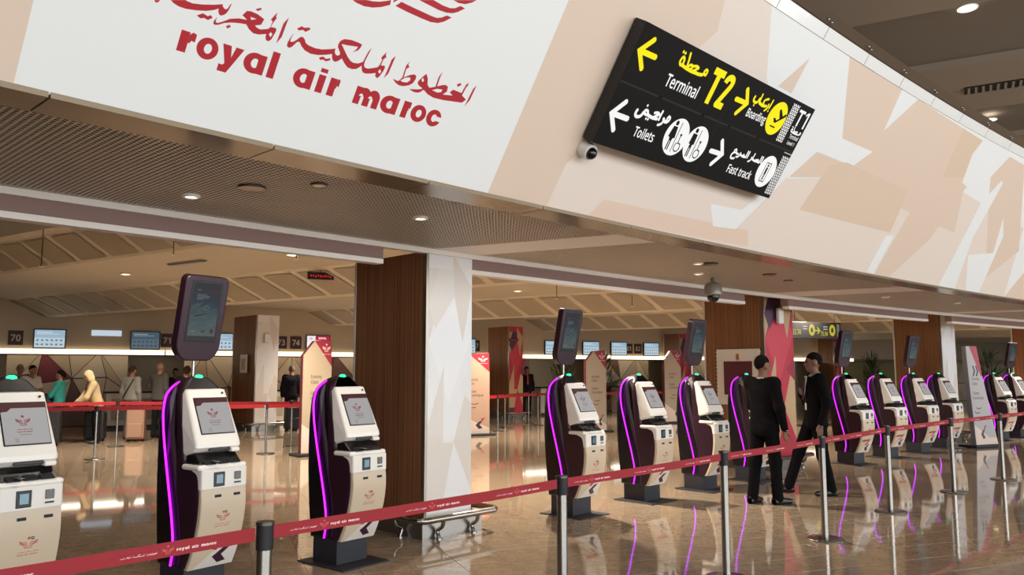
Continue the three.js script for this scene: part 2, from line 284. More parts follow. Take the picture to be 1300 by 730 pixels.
// ---- soffit between the fascia and the column line: edge panels, open metal mesh, cross strips
const meshTex = (() => {
  const n = 256, k = 6, c = document.createElement('canvas'); c.width = c.height = n; const g = c.getContext('2d'); g.fillStyle = '#fff'; g.fillRect(0, 0, n, n); g.fillStyle = '#000';
  for (let i = 0; i < k; i++) for (let j = 0; j < k; j++) g.fillRect((i + 0.22) * n / k, (j + 0.22) * n / k, n / k * 0.56, n / k * 0.56);
  const t = new THREE.CanvasTexture(c); t.wrapS = t.wrapT = THREE.RepeatWrapping; t.repeat.set(1 / 0.235, 1 / 0.235); t.anisotropy = 8; return t;
})();
const meshMat = mat('#d0c4b1', 0.5, 0.1, { alphaMap: meshTex, alphaTest: 0.5 });
const COLS = [[1.54, 2.22], [8.86, 9.84], [16.05, 16.78], [23, 23.7]];
{
  const so = structGroup('ceiling_soffit', 'brown metal mesh soffit under the overhanging fascia');
  for (let k = 0; k < 30; k++) { const s = -8.05 + k * 1.26; part('edge_panel', arcSweep(rect(1.95, 2.262, 2.93, 2.96), s + 0.006, s + 1.254, 0.7), M.lip, so); }
  part('plenum', arcSweep(rect(-0.2, 2.0, 3.75, 3.79), -44, 78, 2), M.plenum, so);
  part('plenum_edge', arcSweep(rect(1.93, 1.96, 2.96, 3.79), -44, 78, 2), M.plenum, so);
  const edges = [-5.6, ...COLS.flatMap(([a, b]) => [a, b]), 38];
  for (let i = 0; i < edges.length; i += 2) {
    const a = edges[i], b = edges[i + 1], n = Math.ceil((b - a) / 1.2), q = [], u = [];
    for (let k = 0; k < n; k++) {
      const t0 = k / n, t1 = (k + 1) / n, f0 = i ? 0.75 : 0, f1 = 0.75, s = (t, e) => a + (b - a) * t + e * (f0 + (f1 - f0) * t);
      const c = [[s(t0, 0) + 0.06, -0.17], [s(t1, 0) + 0.06, -0.17], [s(t1, 1) + 0.06, 1.95], [s(t0, 1) + 0.06, 1.95]];
      q.push(c.map(([x, y]) => U(x, y, 2.955))); u.push(c);
    }
    part('mesh_panel', quadGeo(q, u), meshMat, so);
  }
  for (const [a, b] of COLS) { const c = [[a + 0.05, -0.17], [b + 0.07, -0.17], [b + 0.82, 1.95], [a + 0.8, 1.95]]; part('cross_strip', quadGeo([c.map(([x, y]) => U(x, y, 2.953))]), M.trimWhite, so); }
  part('cross_strip', quadGeo([[[-6.4, -0.17], [-5.5, -0.17], [-5.5, 1.95], [-6.4, 1.95]].map(([x, y]) => U(x, y, 2.953))]), M.trimWhite, so);
  const t2 = structGroup('trim_2', 'cream trim along the inner edge of the soffit');
  part('soffit_trim', arcSweep(rect(-0.25, -0.165, 2.9, 2.97), -44, 78, 1), M.trimWhite, t2);
  part('upstand', arcSweep(rect(-0.26, -0.2, 2.97, 4.62), -44, 78, 1), M.mauve, t2);
  const starts = [[-44, 0.95], ...COLS.map(([, b], i) => [b - 0.1, (COLS[i + 1]?.[0] ?? 41) - 0.55])];
  const t3 = structGroup('trim_3', 'pale beam with a mauve face between the columns');
  for (const [a, b] of starts) { part('beam', arcSweep(rect(-0.33, -0.2, 2.725, 2.775), a, b, 1), M.trimWhite, t3); part('beam_face', arcSweep(rect(-0.36, -0.21, 2.775, 4.5), a, b, 1), M.mauve, t3); }
  for (const [a, b] of COLS) part('beam_core', arcSweep(rect(-0.4, -0.3, 2.95, 4.5), a - 0.8, b + 0.2, 1), M.mauve, t3);
}
// ---- columns of the row
const woodTex = (() => canvas(512, 1024, (g, w, h) => {
  g.fillStyle = '#8f5d36'; g.fillRect(0, 0, w, h);
  for (let i = 0; i < 900; i++) { const x = rnd() * w, k = rnd(); g.fillStyle = `rgba(${k < 0.5 ? '52,28,14' : '140,92,56'},${0.08 + 0.22 * rnd()})`; g.fillRect(x, rnd() * h - h * 0.5, 0.6 + rnd() * 3, h * (0.3 + rnd())); }
  for (let i = 0; i < 24; i++) { g.fillStyle = 'rgba(38,20,10,0.45)'; g.fillRect(i * w / 24, 0, 1.6, h); }
}, [1, 1]))();
const wood = mat('#ffffff', 0.62, 0, { map: woodTex });
const columnArt = (kind) => canvas(256, 1024, (g, w, h) => {
  const pal = kind === 'red' ? ['#b02438', '#b99a72', '#4a2a44', '#c2384a', '#b99a72', '#8e1e30'] : ['#e4e2e0', '#dbd2c8', '#dfd8cf', '#e8e7e6', '#d9cfc4', '#e3dfda'];
  g.fillStyle = pal[0]; g.fillRect(0, 0, w, h);
  const tri = [[1, 0, 60, 120, 60, 60, 200, 0, 330], [2, 60, 60, 200, 60, 130, 330], [2, 0, 200, 60, 60, 180, 240, 110, 420], [3, 0, 330, 150, 160, 256, 300, 120, 560], [1, 0, 640, 90, 420, 90, 700, 210, 700, 130, 900, 0, 900], [4, 256, 420, 150, 700, 256, 880], [0, 150, 700, 256, 880, 256, 1024, 60, 1024], [2, 0, 900, 110, 900, 0, 1024], [5, 180, 500, 256, 420, 256, 560], [4, 140, 0, 256, 120, 200, 330, 150, 160]];
  for (const [c, ...p] of tri) { g.fillStyle = pal[c]; path(g, p, (x) => x, (y) => y); g.fill(); }
});
const UK = (k) => (s, q, h = 0) => { const v = P(s, q, h); return v.set(v.x * k, h, v.z * k); };
function column(s0, s1, qf, depth, height, art, label, at = U, k = KAP, rail = true) {
  const w = (s1 - s0) * k; depth *= k;
  const sc = (s0 + s1) / 2, c = structGroup('column', label);
  c.position.copy(at(sc, qf).setY(0)); c.rotation.y = turnAt(sc);
  part('core', box(w - 0.04, height, depth - 0.04, 0, height / 2, -depth / 2), M.cream, c);
  const front = mat('#ffffff', 0.4, 0, { map: columnArt(art) });
  part('front_panel', box(w - 0.03, height, 0.02, 0.015, height / 2, -0.01), front, c);
  part('rear_panel', box(w, height, 0.02, 0, height / 2, -depth + 0.01), M.cream, c);
  part('corner_strip', box(0.03, height, 0.05, -w / 2 + 0.01, height / 2, -0.02), M.darkSteel.clone(), c).material.color.set('#8d8478');
  for (const k of [-1, 1]) {
    const g = box(0.02, height, depth - 0.08, k * (w / 2 - 0.01), height / 2, -depth / 2); part('wood_panel', g, wood, c);
    part('corner_strip', box(0.02, height, 0.03, k * (w / 2 - 0.008), height / 2, -depth + 0.015), M.cream, c);
  }
  if (rail) {
    const o = 0.2, x = w / 2 + o, z0 = o, z1 = -depth - o, b = 0.06, y = 0.2;
    const loop = [[-x + b, y, z0], [x - b, y, z0], [x, y, z0 - b], [x, y, z1 + b], [x - b, y, z1], [-x + b, y, z1], [-x, y, z1 + b], [-x, y, z0 - b]].map((p) => new THREE.Vector3(...p));
    const path3 = new THREE.CurvePath(); loop.forEach((p, i) => path3.add(new THREE.LineCurve3(p, loop[(i + 1) % 8])));
    const bump = thing('bumper_rail', `steel bumper rail round the ${label}`, 'rail', at(sc, qf).setY(0), turnAt(sc));
    part('rail', new THREE.TubeGeometry(path3, 160, 0.032, 10, true), M.steel, bump);
    for (const [px, pz, dx, dz] of [[-w / 2 + 0.08, z0, 0, -1], [w / 2 - 0.08, z0, 0, -1], [-x, -0.2, 1, 0], [-x, -depth + 0.2, 1, 0], [x, -0.2, -1, 0], [x, -depth + 0.2, -1, 0]]) {
      const t = tube([[px, y - 0.02, pz], [px + dx * 0.02, 0.12, pz + dz * 0.02], [px + dx * 0.09, 0.075, pz + dz * 0.09], [px + dx * 0.07, 0.012, pz + dz * 0.07]], 0.02, 8, 14);
      const leg = part('bracket', t, M.steel, bump); part('foot_plate', cyl(0.035, 0.035, 0.012, px + dx * 0.07, 0.006, pz + dz * 0.07), M.steel, leg);
    }
    part('kick_plinth', box(w + 0.16, 0.14, depth + 0.16, 0, 0.07, -depth / 2), M.darkSteel.clone(), c).material.color.set('#8e8a84');
  }
  return c;
}
column(...COLS[0], -0.2, 1.42, 2.775, 'white', 'white-fronted pillar between the kiosks');
column(...COLS[1], -0.2, 1.25, 3.15, 'red', 'red-fronted pillar behind the two men', UK(0.94), 0.94);
column(...COLS[2], -0.2, 1.12, 3.3, 'white', 'white-fronted pillar beside the leaning grey sign', UK(0.98), 0.98);
column(...COLS[3], -0.12, 1.42, 3.3, 'white', 'pillar beyond the last kiosks', UK(0.98), 0.98);
column(5.7, 6.35, -13.4, 1.5, 3.12, 'white', 'inner pillar with a small framed notice', P, 1);
column(13.5, 14.12, -13.1, 1.2, 3.12, 'red', 'inner red pillar beside the barrier', P, 1);
column(21.2, 21.95, -13.1, 0.9, 3.12, 'red', 'inner red pillar with a maroon framed notice', P, 1);
column(29.3, 30, -12.4, 0.9, 3.12, 'red', 'inner red pillar under the hanging gate sign', P, 1);

// ---- check-in frame: a runs along the counters, b towards the hall
const CO = new THREE.Vector3(-16, 0, -20.6), CT = new THREE.Vector3(0.8746, 0, -0.4848), CN = new THREE.Vector3(0.4848, 0, 0.8746), CTURN = 0.5061;
const K = (a, b, h) => CO.clone().addScaledVector(CT, a).addScaledVector(CN, b).setY(h);
function counterBox(name, a0, a1, b0, b1, h0, h1, m, st = true) { const o = top(name, box(a1 - a0, h1 - h0, b1 - b0, 0, (h1 - h0) / 2, 0), m); o.position.copy(K((a0 + a1) / 2, (b0 + b1) / 2, h0)); o.rotation.y = CTURN; if (st) o.userData.kind = 'structure'; return o; }
counterBox('wall_back', -26, 90, -3.3, -3, 0, 4.6, M.wallBeige);
counterBox('trim_4', -26, 90, -0.5, -0.04, 2.2, 4.05, M.wallBeige);
counterBox('trim_5', -26, 90, -0.02, 0.34, 2.045, 2.075, M.brownRail);

// ---- ceiling of the check-in hall: flat bays and sloping coffered bands running at a slant to the row
{
  const e = new THREE.Vector3(-0.84, 0, -0.54), wd = new THREE.Vector3(0.54, 0, -0.84);
  const pt = (w, g, h) => wd.clone().multiplyScalar(w).addScaledVector(e, g).setY(h);
  const front = (w) => { let g = -90; for (; g < 60; g += 0.05) { const p = pt(w, g, 0), [, q] = sqOf(p.x / KAP, p.z / KAP); if (q < -0.2) break; } return g; };
  const ceil = structGroup('ceiling_inner', 'beige ceiling of the check-in hall with sloping coffered bands');
  const strip = (w0, h0, w1, h1, m) => part(h0 === h1 ? 'flat_bay' : h0 === h1 + 1 ? 'step' : 'sloping_band', quadGeo([[pt(w0, front(w0), h0), pt(w1, front(w1), h1), pt(w1, 75, h1), pt(w0, 75, h0)]]), m, ceil);
  for (let k = -2; k < 8; k++) {
    const o = k * 7.3;
    strip(4.3 + o, 4.1, 7.4 + o, 4.1, M.inner); strip(7.97 + o, 3.6, 10.7 + o, 3.6, M.inner);
    for (const [w0, h0, w1, h1] of [[7.4, 4.1, 7.97, 3.6], [10.7, 3.6, 11.6, 3.1]]) {
      strip(w0 + o, h0, w1 + o, h1, M.warmRib);
      const g0 = Math.max(front(w0 + o), front(w1 + o)), n = k >= 0 && k < 4 ? 26 : 0;
      for (let i = 0; i < n; i++) {
        const at = (f, sl) => { const w = w0 + o + (w1 - w0) * f, h = h0 + (h1 - h0) * f, g = g0 + 0.1 + i * 1.0 + sl + 0.35 * (1 - f); return pt(w - 0.012, g, h - 0.012); };
        part('coffer_panel', quadGeo([[at(0.1, 0), at(0.9, 0), at(0.9, 0.82), at(0.1, 0.82)]]), M.warmPanel, ceil);
      }
    }
    part('step', quadGeo([[pt(11.6 + o, front(11.6 + o), 3.1), pt(11.6 + o, 75, 3.1), pt(11.6 + o, 75, 4.1), pt(11.6 + o, front(11.6 + o), 4.1)]]), M.inner, ceil);
  }
}
// ---- upper floor, concourse ceiling and outer walls
struct('ceiling_slab', arcSweep(rect(-60, 2.9, 4.6, 4.72), -52, 92, 3), M.cream);
{
  const c = structGroup('ceiling', 'dark brown concourse ceiling with paler bands');
  part('ceiling_board', arcSweep(rect(-60, 18.4, 8, 8.3), -44.4, 80, 3, true, P), M.atrium, c);
  const d = new THREE.Vector3(-0.88, 0, -0.47), n = new THREE.Vector3(0.47, 0, -0.88);
  for (const [w0, w1] of [[5.5, 9], [12, 15.2], [18.2, 21.6], [24.5, 27.6], [30.5, 33.5]]) {
    const a = n.clone().multiplyScalar((w0 + w1) / 2), o = part('ceiling_band', box(90, 0.14, w1 - w0, 0, 0, 0), M.atriumBand, c, a.x, 7.94, a.z); o.rotation.y = Math.atan2(-d.z, d.x); 
  }
}
struct('wall_left', (() => { const q = []; for (const [a, b] of [[-60, 18.4]]) q.push([P(-44, b, 0), P(-44, a, 0), P(-44, a, 8.3), P(-44, b, 8.3)], [P(-44.2, b, 0), P(-44.2, a, 0), P(-44.2, a, 8.3), P(-44.2, b, 8.3)]); return quadGeo(q); })(), M.cream);
struct('wall_right', (() => quadGeo([[P(78, 18.4, 0), P(78, -60, 0), P(78, -60, 8.3), P(78, 18.4, 8.3)], [P(78.2, 18.4, 0), P(78.2, -60, 0), P(78.2, -60, 8.3), P(78.2, 18.4, 8.3)]]))(), M.cream);
struct('wall_rear', arcSweep(rect(-60, -59.6, 0, 8.3), -44.4, 80, 3, true, P), M.cream);
{
  const w = structGroup('wall_front');
  part('sill_band', arcSweep(rect(18, 18.4, 0, 0.9), -44, 78, 2, true, P), M.cream, w);
  part('header_band', arcSweep(rect(18, 18.4, 6.3, 8.3), -44, 78, 2, true, P), M.cream, w);
  const win = []; for (let s = -38; s < 78; s += 8) win.push(s);
  let last = -44; for (const s of win) { part('pier', arcSweep(rect(18, 18.4, 0.9, 6.3), last, s - 2.8, 2, true, P), M.cream, w); last = s + 2.8; }
  part('pier', arcSweep(rect(18, 18.4, 0.9, 6.3), last, 78, 2, true, P), M.cream, w);
  win.forEach((s, i) => {
    const g = structGroup('window_' + (i + 1)); g.name = 'window_' + (i + 1); g.position.copy(P(s, 18.2, 0.9)); g.rotation.y = turnAt(s);
    part('frame', merge([box(5.6, 0.08, 0.1, 0, 0.04, 0), box(5.6, 0.08, 0.1, 0, 5.36, 0), box(0.08, 5.4, 0.1, -2.76, 2.7, 0), box(0.08, 5.4, 0.1, 2.76, 2.7, 0), box(0.06, 5.4, 0.1, -0.93, 2.7, 0), box(0.06, 5.4, 0.1, 0.93, 2.7, 0)]), M.frame, g);
    for (const x of [-1.86, 0, 1.86]) part('pane', box(1.8, 5.3, 0.012, x, 2.7, 0), M.glassPane, g);
  });
}

// ================================================================ lamps
const WARM = new THREE.Color(1, 0.88, 0.72);
function downlight(pos, power, label, group, r = 0.075, cool = false) {
  const t = thing('downlight', label, 'lamp', pos, 0, group);
  part('ring', new THREE.TorusGeometry(r, 0.014, 8, 28).rotateX(Math.PI / 2), M.trimWhite, t);
  part('lens', cyl(r, r, 0.008, 0, 0.004, 0), cool ? M.lampCool : M.lamp, t);
  if (power) { const l = new THREE.SpotLight(WARM, power, 0, 1.15, 0.7); l.name = 'downlight_beam'; l.position.set(0, -0.03, 0); l.target.position.set(0, -1, 0); l.shadow.radius = 3; l.castShadow = true; t.add(l, l.target); }
  return t;
}
{
  const e = new THREE.Vector3(-0.84, 0, -0.54), wd = new THREE.Vector3(0.54, 0, -0.84);
  for (const [w, list] of [[9.3, [5.5, 10.5, 15.5]], [16.6, [-0.5, 5, 10.5, 16]], [23.9, [-6, -0.5, 5, 10.5]], [31.2, [-11, -5, 1]], [38.5, [-16, -10, -4]]])
    for (const g of list) downlight(wd.clone().multiplyScalar(w).addScaledVector(e, g).setY(3.59), 115, 'recessed downlight in the beige check-in hall ceiling', 'downlights of the check-in hall', 0.1);
  for (const [s, q] of [[-1.48, 0.56], [4.73, 1.28], [5.64, 0.69], [0.34, 1.17], [11.2, 0.9], [13.6, 1.2], [18.6, 0.9]])
    downlight(U(s, q, 2.945), 4, 'small round downlight in the mesh soffit', 'downlights in the soffit', 0.05, true);
  for (const [x, z] of [[7.91, -13.09], [11.98, -19.2]]) downlight(new THREE.Vector3(x, 7.86, z), 40, 'round downlight in the dark concourse ceiling', 'concourse ceiling downlights', 0.16, true);
}
for (let a = -6; a < 34; a += 6.2) {                          // lit edge under the counter canopy
  const t = thing('light_strip', 'warm light strip along the canopy over the check-in counters', 'lamp', K(a + 3.1, 0.02, 2.075), CTURN, 'canopy light strips');
  part('diffuser', box(6.16, 0.14, 0.03, 0, 0.07, 0.0), M.strip, t);
  const l = new THREE.RectAreaLight(WARM, 6, 6.1, 0.11); l.name = 'strip_light'; l.position.set(0, 0.06, 0.03); l.lookAt(new THREE.Vector3(0, -0.35, 1)); t.add(l);
}

// ================================================================ check-in kiosks
const screenTex = canvas(256, 256, (g) => {
  g.fillStyle = '#d9d6d6'; g.fillRect(0, 0, 256, 256); g.fillStyle = '#5e1420'; g.fillRect(0, 0, 256, 34); g.beginPath(); g.moveTo(0, 34); g.lineTo(58, 34); g.lineTo(36, 54); g.lineTo(0, 58); g.fill();
  emblem(g, 116, 118, 82, '#a02034'); arabicLine(g, 70, 170, 96, '#a02034', '#d9d6d6'); brandLine(g, 76, 184, 86, '#a02034', '#d9d6d6'); g.fillStyle = '#a79aa0'; g.fillRect(88, 196, 66, 4); g.strokeStyle = '#9a9094'; g.lineWidth = 3; g.strokeRect(62, 222, 13, 18);
});
const adTex = canvas(256, 512, (g, w, h) => {
  const k = g.createLinearGradient(0, 0, 0, h); k.addColorStop(0, '#2a2f3a'); k.addColorStop(0.4, '#33506a'); k.addColorStop(0.55, '#4f7480'); k.addColorStop(1, '#8ea3a2'); g.fillStyle = k; g.fillRect(0, 0, w, h);
  for (let i = 0; i < 60; i++) { g.fillStyle = `rgba(170,195,195,${0.05 + 0.1 * rnd()})`; g.beginPath(); g.ellipse(rnd() * w, 200 + rnd() * 300, 20 + rnd() * 60, 6 + rnd() * 16, -0.4, 0, 7); g.fill(); }
  emblem(g, 205, 80, 60, '#9a3a34'); g.fillStyle = '#b9c4c8'; g.fillRect(40, 66, 30, 7); for (let i = 0; i < 4; i++) g.fillRect(40, 110 + i * 15, [90, 120, 110, 60][i], 6);
  g.strokeStyle = '#c6d3d2'; g.lineWidth = 3; g.beginPath(); g.arc(140, 240, 22, 0, 7); g.stroke(); g.fillStyle = '#24343a'; g.beginPath(); g.moveTo(30, 320); g.lineTo(110, 300); g.lineTo(180, 285); g.lineTo(120, 310); g.lineTo(44, 328); g.fill();
  g.fillStyle = '#7b3a48'; g.beginPath(); g.ellipse(220, 462, 16, 26, 0, 0, 7); g.fill(); g.fillStyle = '#566a7c'; g.fillRect(120, 455, 40, 22); g.fillStyle = '#c9bfae'; g.fillRect(24, 462, 46, 10);
});
const frontTex = canvas(256, 512, (g, w, h) => {
  g.fillStyle = '#cdbba2'; g.fillRect(0, 0, w, h); g.fillStyle = '#d9d2c9'; g.beginPath(); g.moveTo(w, 300); g.lineTo(w, h); g.lineTo(20, h); g.lineTo(110, 400); g.fill();
  emblem(g, 128, 170, 76, '#b05046'); arabicLine(g, 84, 216, 92, '#b05046', '#cdbba2'); brandLine(g, 86, 230, 86, '#b05046', '#cdbba2');
  g.fillStyle = '#a83040'; path(g, [20, 300, 200, 290, 130, 392, 100, 380, 160, 320, 20, 330], (x) => x, (y) => y); g.fill();
  g.fillStyle = '#3a1630'; path(g, [170, 380, 214, 372, 168, 428, 206, 478, 160, 488, 116, 436], (x) => x, (y) => y); g.fill();
});
const lit = (t, k) => new THREE.MeshStandardMaterial({ color: '#141414', map: t, emissive: '#ffffff', emissiveMap: t, emissiveIntensity: k, roughness: 0.6 });
const screenMat = lit(screenTex, 0.5), adMat = lit(adTex, 0.22), frontMat = mat('#ffffff', 0.4, 0, { map: frontTex });
// side outline: forward (z) and height
const BACK = [[-0.225, 0.2], [-0.235, 0.3], [-0.255, 0.45], [-0.28, 0.75], [-0.285, 1.05], [-0.272, 1.25], [-0.24, 1.41], [-0.18, 1.5], [-0.11, 1.54], [-0.03, 1.535]];
const FRONT = [[0.01, 1.46], [0.05, 1.3], [0.09, 1.12], [0.1, 1.0], [0.13, 0.93], [0.28, 0.88], [0.315, 0.76], [0.315, 0.62], [0.29, 0.48], [0.245, 0.34], [0.175, 0.2]];
const LEDLINE = [[-0.115, 1.505], [-0.16, 1.475], [-0.195, 1.41], [-0.208, 1.3], [-0.196, 1.16], [-0.155, 0.98], [-0.1, 0.78], [-0.045, 0.58], [-0.01, 0.42], [-0.005, 0.31], [-0.025, 0.21]];
const FACE = [[0.315, 0.76], [0.322, 0.68], [0.318, 0.6], [0.3, 0.5], [0.268, 0.4], [0.228, 0.3], [0.178, 0.205]];
const led3 = (x) => tube(LEDLINE.map(([z, y]) => [x * Math.sqrt(1 - Math.max(0, (y - 1.34) / 0.212) ** 2), y, z]), 0.008, 6, 60);
const KG = {
  plate: rbox(0.5, 0.012, 0.6, 0.004, 0, 0.006, 0.02, 1), plinth: box(0.32, 0.22, 0.31, 0, 0.12, -0.03),
  side: extrude([...smooth(BACK, 36, false), ...smooth([...FRONT.slice(0, 5), ...FRONT.slice(5)], 40, false)], 0.34, 0.02, 2),
  shell: extrude([...smooth([[-0.03, 1.535], [-0.1, 1.545], [-0.135, 1.49], [-0.145, 1.36], [-0.12, 1.16], [-0.06, 0.9], [0.025, 0.62], [0.06, 0.45], [0.065, 0.32], [0.055, 0.205]], 40, false), ...smooth([...FRONT].reverse(), 40, false)], 0.37, 0.035, 4),
  head: extrude([[0.0, 1.42], [0.025, 1.455], [0.055, 1.45], [0.245, 1.075], [0.248, 1.045], [0.21, 1.015], [0.1, 0.985], [0.075, 1.0], [0.04, 1.2]], 0.36, 0.022, 3),
  tray: rbox(0.39, 0.04, 0.22, 0.019, 0, 0.912, 0.2, 3), bay: extrude([[0.09, 0.93], [0.12, 1.0], [0.2, 1.005], [0.27, 0.945], [0.28, 0.936], [0.12, 0.932]], 0.33, 0.008, 1),
  chest: extrude([[0.2, 0.9], [0.315, 0.91], [0.332, 0.9], [0.335, 0.77], [0.325, 0.755], [0.2, 0.755]], 0.36, 0.014, 2),
  beacon: new THREE.SphereGeometry(0.026, 16, 10).scale(1.25, 0.7, 1).translate(0, 1.542, -0.05),
};
for (const g of [KG.side, KG.shell]) {                          // the top closes in an arch when seen from the front
  const p = g.attributes.position;
  for (let i = 0; i < p.count; i++) { const y = p.getY(i), t = Math.max(0, (y - 1.34) / 0.212); if (t) p.setX(i, p.getX(i) * Math.sqrt(Math.max(0.07, 1 - t * t))); }
  g.computeVertexNormals();
}
{ const p = KG.head.attributes.position; for (let i = 0; i < p.count; i++) { const t = Math.max(0, (p.getY(i) - 1.2) / 0.26); if (t) p.setX(i, p.getX(i) * (1 - 0.13 * t * t)); } KG.head.computeVertexNormals(); }
const slope = Math.atan2(0.375, 0.19);                          // pitch of the head's screen face
function onHead(g, along, out, x) {                             // seat a flat geometry on the sloping screen face
  const n = new THREE.Vector3(0, Math.cos(slope), Math.sin(slope)), c = new THREE.Vector3(0, 1.263, 0.15), d = new THREE.Vector3(0, Math.sin(slope), -Math.cos(slope));
  return g.clone().rotateX(-(Math.PI / 2 - slope)).translate(...c.addScaledVector(d, along).addScaledVector(n, out).add(new THREE.Vector3(x, 0, 0)).toArray());
}
function ribbon(pts, w, off) {                                  // curved front sheet with the print on it
  const q = [], u = []; let L = 0; const ls = pts.map((p, i) => (i ? (L += Math.hypot(p[0] - pts[i - 1][0], p[1] - pts[i - 1][1])) : 0));
  for (let i = 0; i + 1 < pts.length; i++) { const [za, ya] = pts[i], [zb, yb] = pts[i + 1], V = (x, z, y) => new THREE.Vector3(x, y, z + off); q.push([V(-w / 2, zb, yb), V(w / 2, zb, yb), V(w / 2, za, ya), V(-w / 2, za, ya)]); const a = 1 - ls[i] / L, b = 1 - ls[i + 1] / L; u.push([[0, b], [1, b], [1, a], [0, a]]); }
  const g = mergeVertices(quadGeo(q, u).deleteAttribute('normal')); g.computeVertexNormals(); return g;
}
const faceCurve = smooth(FACE, 18, false);
KG.face = ribbon(faceCurve, 0.345, 0.014);
KG.faceBack = extrude([...faceCurve.map(([z, y]) => [z + 0.012, y]), ...[...faceCurve].reverse().map(([z, y]) => [z - 0.03, y])], 0.355, 0.004, 1);
const paleMat = mat('#cdbba2', 0.4), paperMat = mat('#f3f0e8', 0.5);
function buildKiosk(withDisplay) {
  const k = new THREE.Group();
  part('floor_plate', KG.plate, M.charcoal, k); part('plinth', KG.plinth, M.charcoal, k); part('side_body', KG.side, M.bodyBlack, k); part('shell', KG.shell, M.shell, k);
  for (const x of [-0.176, 0.176]) tag(part('light_line', led3(x), M.led, k), 'glowing magenta light line');
  const head = part('head', KG.head, M.white, k);
  part('bezel', onHead(new RoundedBoxGeometry(0.272, 0.288, 0.008, 2, 0.004), 0.0, 0.002, 0.012), M.black, head);
  part('screen', onHead(new THREE.PlaneGeometry(0.26, 0.275), 0.0, 0.008, 0.012), screenMat, head);
  part('camera_eye', onHead(cyl(0.008, 0.008, 0.01, 0, 0, 0, 12).rotateX(Math.PI / 2), 0.178, 0.004, 0.12), M.black, head);
  part('passport_slot', rbox(0.17, 0.022, 0.02, 0.006, 0.01, 1.03, 0.236), M.black, head);
  part('reader_box', rbox(0.07, 0.03, 0.05, 0.01, 0.13, 1.018, 0.235), M.white, head);
  const tray = part('tray', KG.tray, M.white, k); part('printer_bay', KG.bay, M.black, tray);
  for (const x of [-0.09, 0.01, 0.1]) { const o = part('printer_flap', extrude([[0.12, 0.945], [0.14, 0.99], [0.19, 0.985], [0.31, 0.938], [0.3, 0.93]], 0.085, 0.006, 1), M.rubber, tray); o.position.x = x; }
  part('receipt', box(0.035, 0.002, 0.07, -0.07, 0.97, 0.27).rotateX(0.05), M.frame, tray);
  const chest = part('reader_panel', KG.chest, M.white, k);
  part('card_screen', rbox(0.085, 0.1, 0.012, 0.004, -0.045, 0.83, 0.334), M.black, chest); part('glass', box(0.05, 0.06, 0.002, -0.045, 0.832, 0.341), glassTint, chest);
  part('card_reader', rbox(0.05, 0.055, 0.02, 0.004, 0.1, 0.845, 0.332), M.darkSteel, chest); part('card_slot', box(0.05, 0.01, 0.02, 0.1, 0.797, 0.332), M.black, chest);
  const f = part('front_core', KG.faceBack, paleMat, k); tag(part('front_panel', KG.face, frontMat, k), 'beige front with red emblem and dark chevron');
  for (const x of [-0.05, 0.1]) part('slot', box(0.05, 0.018, 0.012, x, 0.715, 0.332), M.rubber, f);
  part('lock', new THREE.SphereGeometry(0.01, 10, 8).translate(0.02, 0.6, 0.335), M.steel, f);
  part('beacon', KG.beacon, M.ledGreen, k);
  if (withDisplay) {
    part('mast', cyl(0.012, 0.012, 0.2, 0, 1.6, -0.13, 12), M.steel, k);
    const d = part('display', (() => {
      const s = new THREE.Shape(), w = 0.165; s.moveTo(-0.09, 0); s.lineTo(0.09, 0); s.quadraticCurveTo(w, 0.03, w, 0.12); s.lineTo(w, 0.58); s.quadraticCurveTo(w, 0.62, w - 0.04, 0.62); s.lineTo(-w + 0.04, 0.62); s.quadraticCurveTo(-w, 0.62, -w, 0.58); s.lineTo(-w, 0.12); s.quadraticCurveTo(-w, 0.03, -0.09, 0);
      return new THREE.ExtrudeGeometry(s, { depth: 0.06, bevelEnabled: true, bevelSize: 0.012, bevelThickness: 0.012, bevelSegments: 3 }).translate(0, 0, -0.03);
    })(), M.shell, k);
    d.position.set(0, 1.68, -0.13); d.rotation.x = 0.2;
    part('frame', rbox(0.25, 0.46, 0.006, 0.003, 0, 0.365, 0.043), M.black, d);
    part('screen', new THREE.PlaneGeometry(0.225, 0.4).translate(0, 0.38, 0.047), adMat, d);
  }
  return k;
}
const glassTint = new THREE.MeshStandardMaterial({ color: '#5f7b86', roughness: 0.1, metalness: 0.2 });
const kinds = [buildKiosk(false), buildKiosk(true)];
const KIOSKS = [
  [-2.68, 0.82, 0, 'boarding pass kiosk without display, standing below counter plate seventy'],
  [-1.45, 0.82, 1, 'boarding pass kiosk with a display on top, two before the white-fronted pillar'],
  [-0.16, 0.8, 0, 'boarding pass kiosk without display, directly before the wood side of the pillar'],
  [2.92, 0.74, 1, 'boarding pass kiosk with a display on top, just past the white-fronted pillar'],
  [4.27, 0.72, 0, 'boarding pass kiosk without display, second past the white-fronted pillar'],
  [5.6, 0.7, 1, 'boarding pass kiosk with a display on top, beside the suited man seen from behind'],
  [6.92, 0.68, 0, 'boarding pass kiosk half hidden behind the suited man seen from behind'],
  [10.1, 0.68, 1, 'boarding pass kiosk with a display on top, just past the red-fronted pillar'],
  [11.6, 0.6, 0, 'boarding pass kiosk without display, second past the red-fronted pillar'],
  [12.97, 0.6, 1, 'boarding pass kiosk with a display on top, before the wood of the third pillar'],
  [14.45, 0.46, 0, 'boarding pass kiosk without display, beside the leaning grey sign'],
  [17.5, 0.36, 0, 'boarding pass kiosk without display, past the leaning grey sign'],
  [18.7, 0.3, 1, 'boarding pass kiosk with a display on top, last of the row'],
];
